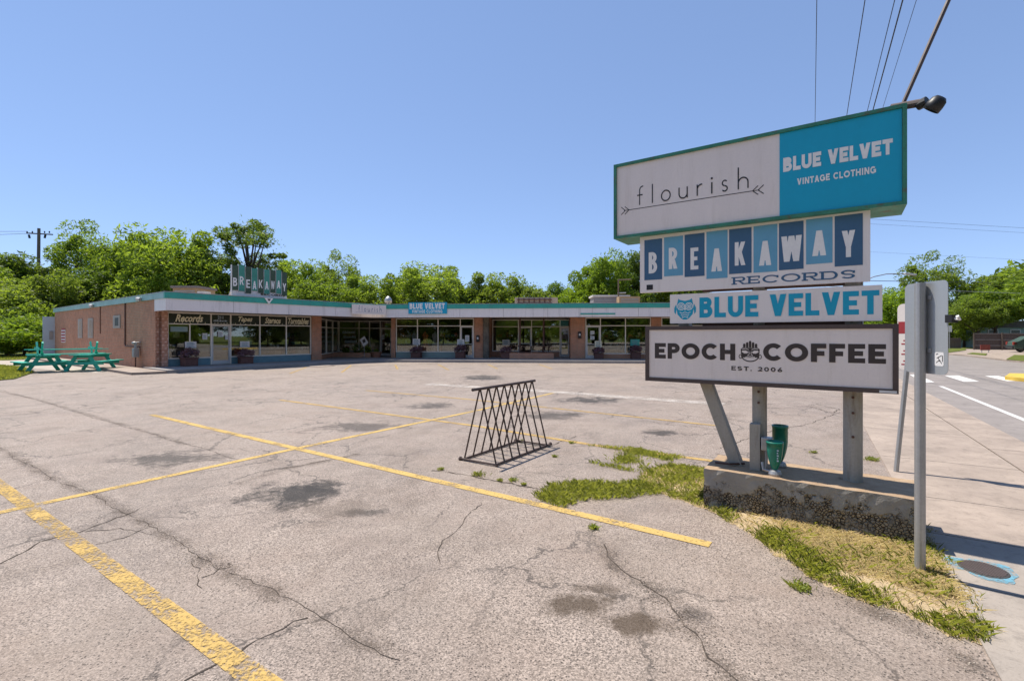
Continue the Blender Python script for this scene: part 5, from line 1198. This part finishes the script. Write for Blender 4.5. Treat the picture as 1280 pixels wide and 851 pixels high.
# ------------------------------------------------------------------ trees
def tree_parts(seed, h, rad, leaf, nclump, nleaf, base=.3, cr=1.25, mat='leaf', airy=False, squash=.75):
    """trunk with limbs and a crown of leaf clumps; about h tall, rad wide"""
    global nr
    nr = np.random.default_rng(seed); rs_ = random.Random(seed)
    zc = h * (base + 1) / 2; rz = h * (1 - base) / 2; cl = []
    while len(cl) < nclump:
        d = nr.normal(size=3); d /= np.linalg.norm(d); rr_ = rs_.uniform(.35, 1) ** .6
        wob = 1 + .36 * mnoise.noise(Vector(d) * 1.7 + Vector((seed, 0, 0)))
        p = np.array([d[0] * (rad - cr * .5) * rr_ * wob, d[1] * (rad - cr * .5) * rr_ * wob, zc + d[2] * (rz - cr * .4) * rr_ * wob])
        if p[2] < .4: continue
        cl.append(p)
    vs_ = []
    for p in cl:
        r_ = cr * rs_.uniform(.4, 1.25); vs_.append(leaf_cloud(ball(int(nleaf * rs_.uniform(.6, 1.3)), p, r_, squash), leaf))
    tip = nr.normal(size=(nclump * 8, 3)); tip /= np.linalg.norm(tip, axis=1)[:, None]; tip *= nr.uniform(.6, .92, (len(tip), 1)); tip = tip * np.array([rad, rad, rz]) + np.array([0, 0, zc]); tip = tip[tip[:, 2] > h * .25]
    vs_.append(leaf_cloud(tip, leaf * .9))
    tr = MB(); top = Vector((rs_.uniform(-.3, .3), rs_.uniform(-.3, .3), h * .8)); r0_ = h * .022
    trunk = [Vector((0, 0, -.1)), Vector((rs_.uniform(-.1, .1), rs_.uniform(-.1, .1), h * .2)), Vector((rs_.uniform(-.3, .3), rs_.uniform(-.3, .3), h * .5)), top]
    tr.tube(trunk, [r0_ * 1.3, r0_, r0_ * .7, r0_ * .25], 8)
    for k in range(min(nclump, 16 if airy else 10)):
        e = Vector(cl[k]); t = rs_.uniform(.25, .7); s_ = trunk[1].lerp(trunk[2], t) if t < .5 else trunk[2].lerp(top, (t - .5))
        m1 = s_.lerp(e, .5) + Vector((0, 0, h * .03)); tr.tube([s_, m1, e], [r0_ * .45, r0_ * .28, r0_ * .08], 6)
    c_ = quads_obj('crown', np.concatenate(vs_), M[mat]); t_ = tr.build('trunk', M['bark'], smooth=True)
    return t_, c_
PROTO = {}
def proto(key, *args, **kw): PROTO[key] = (args[1], args[2], tree_parts(*args, **kw))
proto('broad', 11, 9.0, 4.6, .19, 80, 330, .08, 1.35)
proto('broad2', 12, 9.0, 4.4, .19, 78, 330, .06, 1.3, mat='leaf_dark')
proto('bright', 13, 9.0, 4.4, .19, 78, 330, .08, 1.3, mat='leaf_yellow')
proto('airy', 14, 13.0, 3.9, .17, 46, 230, .40, .95, mat='leaf_dark', airy=True, squash=.6)
proto('loose', 15, 9.0, 4.2, .16, 66, 240, .15, 1.1, airy=True)
proto('high', 17, 9.0, 4.8, .19, 84, 330, .34, 1.2)
proto('bush', 16, 3.2, 2.4, .13, 34, 240, .0, .85)
for k, (_, _, (t_, c_)) in PROTO.items(): t_.location = c_.location = (0, 0, 0)
first = {}
def tree(kind, px, pytop, d, hwpx, label, group, x=None, dx=0):
    h0, r0_, (t_, c_) = PROTO[kind]
    h = CH + (HY - pytop) / FP * d; rad = hwpx * d / FP * 1.18; h *= 1.045
    X = (px - CX) / FP * d if x is None else x
    nm = 'bush' if kind == 'bush' else 'tree'
    r = thing(nm, (X, d, -.02), label, nm, group, rz=rnd.uniform(0, 6.28)); ORI[r.name] = Vector((0, 0, 0))
    r.scale = (rad / r0_, rad / r0_, h / h0)
    for o_ in (t_, c_):
        if kind in first: q_ = o_.copy(); sc.collection.objects.link(q_)
        else: q_ = o_
        q_.parent = r
    first[kind] = 1
    return r
gl, gb, gr = 'trees left of the shop row', 'trees behind the shop row', 'trees beyond the junction'
for a_ in (('broad', -45, 312, 47, 62, 'tall green tree at the left picture edge'), ('broad2', 14, 322, 50, 46, 'dark green tree behind the utility pole'), ('loose', 112, 286, 54, 44, 'high loose crowned tree right of the utility pole'), ('broad', 160, 291, 52, 45, 'green tree rising behind the middle of the brick side wall'),
           ('bright', 212, 283, 47.5, 52, 'tall bright green tree behind the front end of the side wall'), ('broad2', 258, 312, 50, 34, 'dark tree between the bright tree and the rooftop sign'), ('broad', 66, 340, 44, 38, 'mid height green tree above the pale blue gate'), ('bright', 10, 345, 41, 48, 'bright lower tree at the far left'), ('broad2', 125, 338, 48, 40, 'dark lower tree behind the slit windows')):
    tree(*a_, gl)
for a_ in (('bush', 8, 398, 36, 46, 'large bush at the left edge of the grass strip'), ('bush', 50, 396, 37.5, 34, 'large bush beside the pale blue gate'), ('bush', -50, 400, 35, 44, 'bush half cut by the left picture edge'), ('bush', 30, 380, 39, 38, 'taller bush behind the two large bushes'), ('bush', 72, 392, 40.5, 24, 'bush behind the pale blue gate')):
    tree(*a_, 'bushes along the left edge')
for a_ in (('airy', 312, 273, 55, 41, 'tall thin dark tree behind the rooftop sign'), ('loose', 285, 330, 52, 28, 'low loose tree left of the rooftop sign'), ('bright', 378, 325, 50, 34, 'bright tree right of the rooftop sign'), ('loose', 423, 320, 53, 34, 'loose tree over the inner corner of the shops'), ('broad', 402, 345, 47, 40, 'lower green tree behind the rooftop sign and the corner'),
           ('bright', 468, 344, 48, 36, 'small bright tree behind the small flourish sign'), ('broad2', 505, 339, 52, 30, 'dark tree left of the round bright tree'), ('bright', 543, 329, 49, 44, 'round bright tree behind the cyan fascia sign'), ('broad2', 588, 354, 50, 26, 'low dark tree between two bright trees'), ('bright', 622, 341, 50, 34, 'pale yellow green tree above the painted post'),
           ('broad', 666, 352, 49, 32, 'green tree behind the slatted roof vent'), ('broad2', 698, 357, 51, 28, 'low dark tree right of the slatted roof vent'), ('broad', 752, 317, 48, 36, 'tall green tree behind the long roof unit'), ('broad2', 790, 319, 50, 32, 'tall dark tree partly behind the BREAKAWAY board'), ('broad', 845, 330, 52, 38, 'green tree mostly hidden behind the tall sign'), ('bright', 725, 350, 47, 26, 'low bright tree left of the tall green tree')):
    tree(*a_, gb)
for a_ in (('bright', 1110, 358, 62, 34, 'bright tree seen between the tall sign and the metal street sign'), ('loose', 1170, 321, 66, 38, 'high airy tree behind the metal street sign'), ('bright', 1140, 385, 60, 26, 'low tree behind the metal street sign post'), ('broad', 1200, 372, 64, 34, 'dark green tree right of the metal street sign'), ('high', 1270, 337, 62, 48, 'big green tree at the right picture edge'),
           ('bright', 1205, 392, 58, 24, 'yellowish low tree above the grey fence'), ('high', 1243, 362, 55, 36, 'dense tree overhanging the house'), ('high', 1300, 345, 58, 46, 'tree cut by the right picture edge'), ('broad2', 1075, 370, 75, 40, 'far tree hidden behind the tall sign'), ('high', 1222, 374, 53.5, 27, 'low branched tree left of the house roof')):
    tree(*a_, gr)
# trees across the street and behind the camera, seen only mirrored in the shop windows
for i, (x, y, h, rad) in enumerate(((34, 20, 12, 8), (40, -3, 13, 9), (40, 24, 12, 8), (46, 31, 13, 9), (74, -5, 14, 10), (70, -16, 14, 10), (78, 6, 14, 10), (33, -8, 12, 8), (46, 18, 13, 9), (30, -18, 12, 8), (-16, -20, 12, 9), (-6, -23, 13, 9), (5, -21, 12, 9), (15, -20, 13, 9), (-26, -18, 12, 9), (24, -18, 13, 9))):
    kind = ('broad', 'broad2', 'bright')[i % 3]; h0, r0_, (t_, c_) = PROTO[kind]
    r = thing('tree', (x, y, -.02), 'green tree behind the camera mirrored in the shop windows', 'tree', 'trees mirrored in the shop windows', rz=i); r.scale = (rad / r0_, rad / r0_, h / h0)
    for o_ in (t_, c_): q_ = o_.copy(); sc.collection.objects.link(q_); q_.parent = r

for i, (x, y, h, rad) in enumerate([(27 + (k % 2) * 2, -14 + k * 4.2, 4.2, 3.4) for k in range(6)] + [(33 + k * 3, 17 + k * 4, 4.4, 3.4) for k in range(4)] + [(-30 + k * 5.2, -15 - (k % 2) * 2, 4.4, 3.6) for k in range(11)]):
    h0, r0_, (t_, c_) = PROTO['bush']
    r = thing('bush', (x, y, -.02), 'tall hedge bush behind the camera mirrored in the shop windows', 'bush', 'bushes mirrored in the shop windows', rz=i * 1.3); r.scale = (rad / r0_, rad / r0_, h / h0)
    for o_ in (t_, c_): q_ = o_.copy(); sc.collection.objects.link(q_); q_.parent = r
struct(MB().poly([PL(-40, 14.02, .0), PL(17, 14.02, .0), PL(17, 40, .0), PL(-40, 40, .0)]).build('far_lot', M['concrete'], fix=False))
# ------------------------------------------------------------------ beyond the junction
q = AT(1217, 430, 50); q2 = AT(1340, 430, 47)
fn = thing('board_fence', (q.x, q.y, 0), 'dark board fence with pale rails under the big trees beyond the junction', 'fence')
FF = Frame((q.x, q.y), (q2 - q)); Lf = (q2 - q).length
for k in range(int(Lf / .16)): MB().box(k * .16 + .004, k * .16 + .156, -.02 - .004 * (k % 2), .0, .12, 1.72 + .02 * (k % 3), FF).build('board', M['dark'], fn)
for zz in (.5, 1.1, 1.72): MB().box(0, Lf, .001, .05, zz, zz + .09, FF).build('rail', pm('fence_rail', (.22, .19, .18), .8, .2, 3), fn)
for k in range(0, int(Lf / 2.2) + 1): MB().box(k * 2.2 - .06, k * 2.2 + .06, .0505, .12, 0, 1.85, FF).build('post', M['wood_pole'], fn)
q = AT(1183, 430, 54); fn2 = thing('grey_fence', (q.x, q.y, 0), 'short weathered grey fence left of the dark board fence', 'fence')
for k in range(11): MB().box(q.x + k * .15, q.x + k * .15 + .14, q.y, q.y + .03, .05, 1.3 + .03 * (k % 2), ID).build('board', M['wood_pole'], fn2)
MB().box(q.x, q.x + 1.65, q.y - .06, q.y - .001, .9, 1.0, ID).build('rail', M['wood_pole'], fn2)
q = AT(1226, 418, 56); hs = thing('house', (q.x, q.y, 0), 'small pale teal house under the trees behind the board fence', 'house')
MB().box(q.x, q.x + 9, q.y, q.y + 7, 0, 2.5, ID).build('wall', pm('teal_siding', (.25, .36, .35), .8, .15, 2), hs)
MB().slab([(-.3, 2.5), (9.3, 2.5), (8.9, 2.8), (4.5, 3.3), (.1, 2.8)], -7.3, .3, Frame((q.x, q.y), (1, 0))).build('roof', pm('grey_shingle', (.12, .11, .11), .9, .2, 3), hs)
for k in range(3):
    wq = MB().box(q.x + .8 + k * 2.6, q.x + 2 + k * 2.6, q.y - .06, q.y - .005, 1.0, 2.3, ID).build('window', M['white_metal'], hs); MB().box(q.x + .9 + k * 2.6, q.x + 1.9 + k * 2.6, q.y - .07, q.y - .061, 1.1, 2.2, ID).build('pane', M['film'], wq)
q = G(1231.5, 442); bd = thing('roadside_board', (q.x, q.y, .1), 'small red board on short legs on the far pavement', 'sign')
MB().box(q.x - .42, q.x + .42, q.y - .02, q.y + .02, .30, .78, ID).build('board', pm('dull_red_board', (.28, .07, .06), .7, .2, 4), bd)
for e in (-.3, .3): MB().box(q.x + e - .02, q.x + e + .02, q.y - .015, q.y + .015, .1, .30, ID).build('leg', M['steel'], bd)
q = AT(1187, 411, 50); wsn = thing('far_street_sign', (q.x, q.y, 0), 'small white sign on a thin post beyond the junction', 'street sign')
MB().tube([(q.x, q.y, 0), (q.x, q.y, 2.6)], .03, 6).build('post', M['steel'], wsn); MB().box(q.x - .18, q.x + .2, q.y - .05, q.y - .031, 1.95, 2.6, ID).build('plate', M['paper'], wsn)
# car at the right edge, seen from its rear quarter
def car(loc, rz, label):
    r = local('parked_car', label, 'car'); pc = pm('green_grey_paint', (.06, .10, .085), .25, .1, 2, spec=.6)
    side = [(-2.2, .32), (2.1, .32), (2.2, .6), (2.1, .82), (1.1, .95), (.35, 1.38), (-1.3, 1.42), (-1.95, 1.0), (-2.2, .92), (-2.26, .6)]
    FR = Frame((0, 0), (1, 0)); MB().slab(side, -.86, .86, FR).build('body', pc, r, bevel=.05)
    glw = pm('car_glass', (.02, .025, .03), .08, .2, 3)
    for o_ in (.861, -.8685): MB().slab([(.95, .95), (.32, 1.3), (-.4, 1.33), (-.4, .95)], o_, o_ + .0075, FR).build('side_window', glw, r); MB().slab([(-.47, .95), (-.47, 1.33), (-1.22, 1.34), (-1.65, 1.0)], o_, o_ + .0075, FR).build('side_window', glw, r)
    for sx in (-1.35, 1.35):
        for sy in (-.80, .80):
            wh = MB().lathe([(0, -.1), (.22, -.1), (.31, -.08), (.32, 0), (.31, .08), (.22, .1), (0, .1)], (sx, sy, .32), 20, M=mathutils.Matrix.Rotation(R(90), 3, 'X')).build('wheel', M['black'], r, smooth=True)
            MB().lathe([(0, -.115), (.19, -.112), (.20, -.10), (.2, .10), (.19, .112), (0, .115)], (sx, sy, .32), 14, M=mathutils.Matrix.Rotation(R(90), 3, 'X')).build('rim', M['steel'], wh)
    tlm = pm('tail_light', (.30, .03, .02), .2, .1, 4)
    for sy in (-1, 1): MB().box(-2.28, -2.0, sy * .74 - .12, sy * .74 + .12, .64, .92).build('tail_light', tlm, r, bevel=.03); MB().box(2.05, 2.24, sy * .6 - .16, sy * .6 + .16, .62, .78).build('headlight', M['white_metal'], r, bevel=.02)
    MB().box(-2.32, -2.2, -.8, .8, .35, .58).build('bumper', M['black'], r, bevel=.03)
    r.location = loc; r.rotation_euler = (0, 0, rz); return r
q = G(1258, 440.5, .1); car((q.x + 3.1, q.y - .3, .1), R(-30), 'green grey car at the right picture edge with a red tail light')
# street lamp
q = AT(1078, 400, 45); sl_ = thing('street_lamp', (q.x, q.y, 0), 'street lamp arm with a white head beside the BLUE VELVET board', 'street lamp')
e0 = AT(1078, 352, 45); e1 = AT(1092, 346, 45); e2 = AT(1108, 342.5, 45); e3 = AT(1130, 342, 45); e4 = AT(1144.5, 343.5, 45)
MB().tube([(e0.x, 45, 0), (e0.x, 45, e0.z)], [.11, .07], 10).build('pole', M['steel'], sl_); MB().tube([e0, e1, e2, e3], .045, 8).build('arm', M['steel'], sl_)
MB().bar(e3, e4, .32, .16).build('lamp_head', M['white_metal'], sl_, bevel=.04)
# utility pole at the left
d = 55; q = AT(47, 330, d); up = thing('utility_pole', (q.x, d, 0), 'dark wooden utility pole with cross arm above the left trees', 'utility pole'); tz = AT(49, 285.5, d).z
MB().tube([(q.x, d, -.1), (q.x + .15, d, tz)], [.2, .14], 10).build('pole', M['wood_pole'], up)
MB().bar((q.x - 1.25, d, tz - .55), (q.x + 1.45, d + .3, tz - .65), .12, .12).build('cross_arm', M['wood_pole'], up)
for e in (-1.2, -.6, .8, 1.35): MB().lathe([(.03, 0), (.07, .04), (.05, .12), (.08, .16), (.03, .24), (0, .25)], (q.x + e, d, tz - .55), 8).build('insulator', M['black'], up)
for e in (-.9, 1.0): MB().bar((q.x + e, d - .1, tz - .75), (q.x + e * .9, d - .1, tz - 1.15), .14, .14).build('cutout', M['black'], up)
def cable(pts, r_, label, m_='wire', group='overhead cables'): tag(MB().tube(pts, r_, 6).build('overhead_cable', M[m_]), label, 'cable', group)
for i, zz in enumerate((-.35, -.6)): cable([(q.x - 1.2, d, tz + zz), (q.x - 30, d - 4, tz + zz - 1 - i)], .02, ('upper', 'lower')[i] + ' cable running left from the utility pole')
# cables along the street, all parallel to it
DV = Vector((.625, 1, 0)).normalized()
def street_cable(px, py, hgt, r_, lab, m_='wire'):
    dd = FP * (hgt - CH) / (HY - py); p = Vector(((px - CX) / FP * dd, dd, hgt)); cable([p - DV * 25, p + DV * 30, p + DV * 75], r_, lab, m_)
street_cable(1021, 2, 7.2, .006, 'leftmost thin cable running straight up from the tall sign'); street_cable(1081, 2, 7.6, .008, 'second thin cable from the left above the tall sign'); street_cable(1118, 2, 8.2, .008, 'third thin cable above the tall sign, left of the thick black one'); street_cable(1128, 2, 8.2, .013, 'thick black cable above the tall sign'); street_cable(1145, 2, 9.0, .006, 'faint cable between the black cable and the brown pipe')
pa = AT(1122, 128, 3.95); pb_ = AT(1166.5, 0, 3.95); sup = (pb_ - pa).normalized()
cable([SF(SF.s(1122.5, .02), .02, z1 * 0 + zflt - .02), SF(SF.s(1122.5, .02), .02, zflt) + (pb_ - pa) * 2.2 + Vector((0, -.3, 0))], .0155, 'brown service pipe rising to the right from the top of the tall sign', 'dark')
for i, (ya_, yb_, d_, lab) in enumerate(((274, 286.5, 70, 'upper faint cable crossing the sky right of the BREAKAWAY board'), (280, 292.5, 71, 'lower faint cable crossing the sky right of the BREAKAWAY board'), (315, 326, 72, 'faint cable above the airy tree'), (360, 367, 48, 'pale cable crossing the right trees'), (351, 357, 46, 'black cable behind the BLUE VELVET board'))):
    cable([AT(1000, ya_ - (yb_ - ya_) * .5, d_), AT(1090, ya_, d_), AT(1340, yb_ + (2 if i < 4 else -2), d_)], (.016, .013, .010, .022, .026)[i], lab, 'steel' if i == 3 else 'wire')
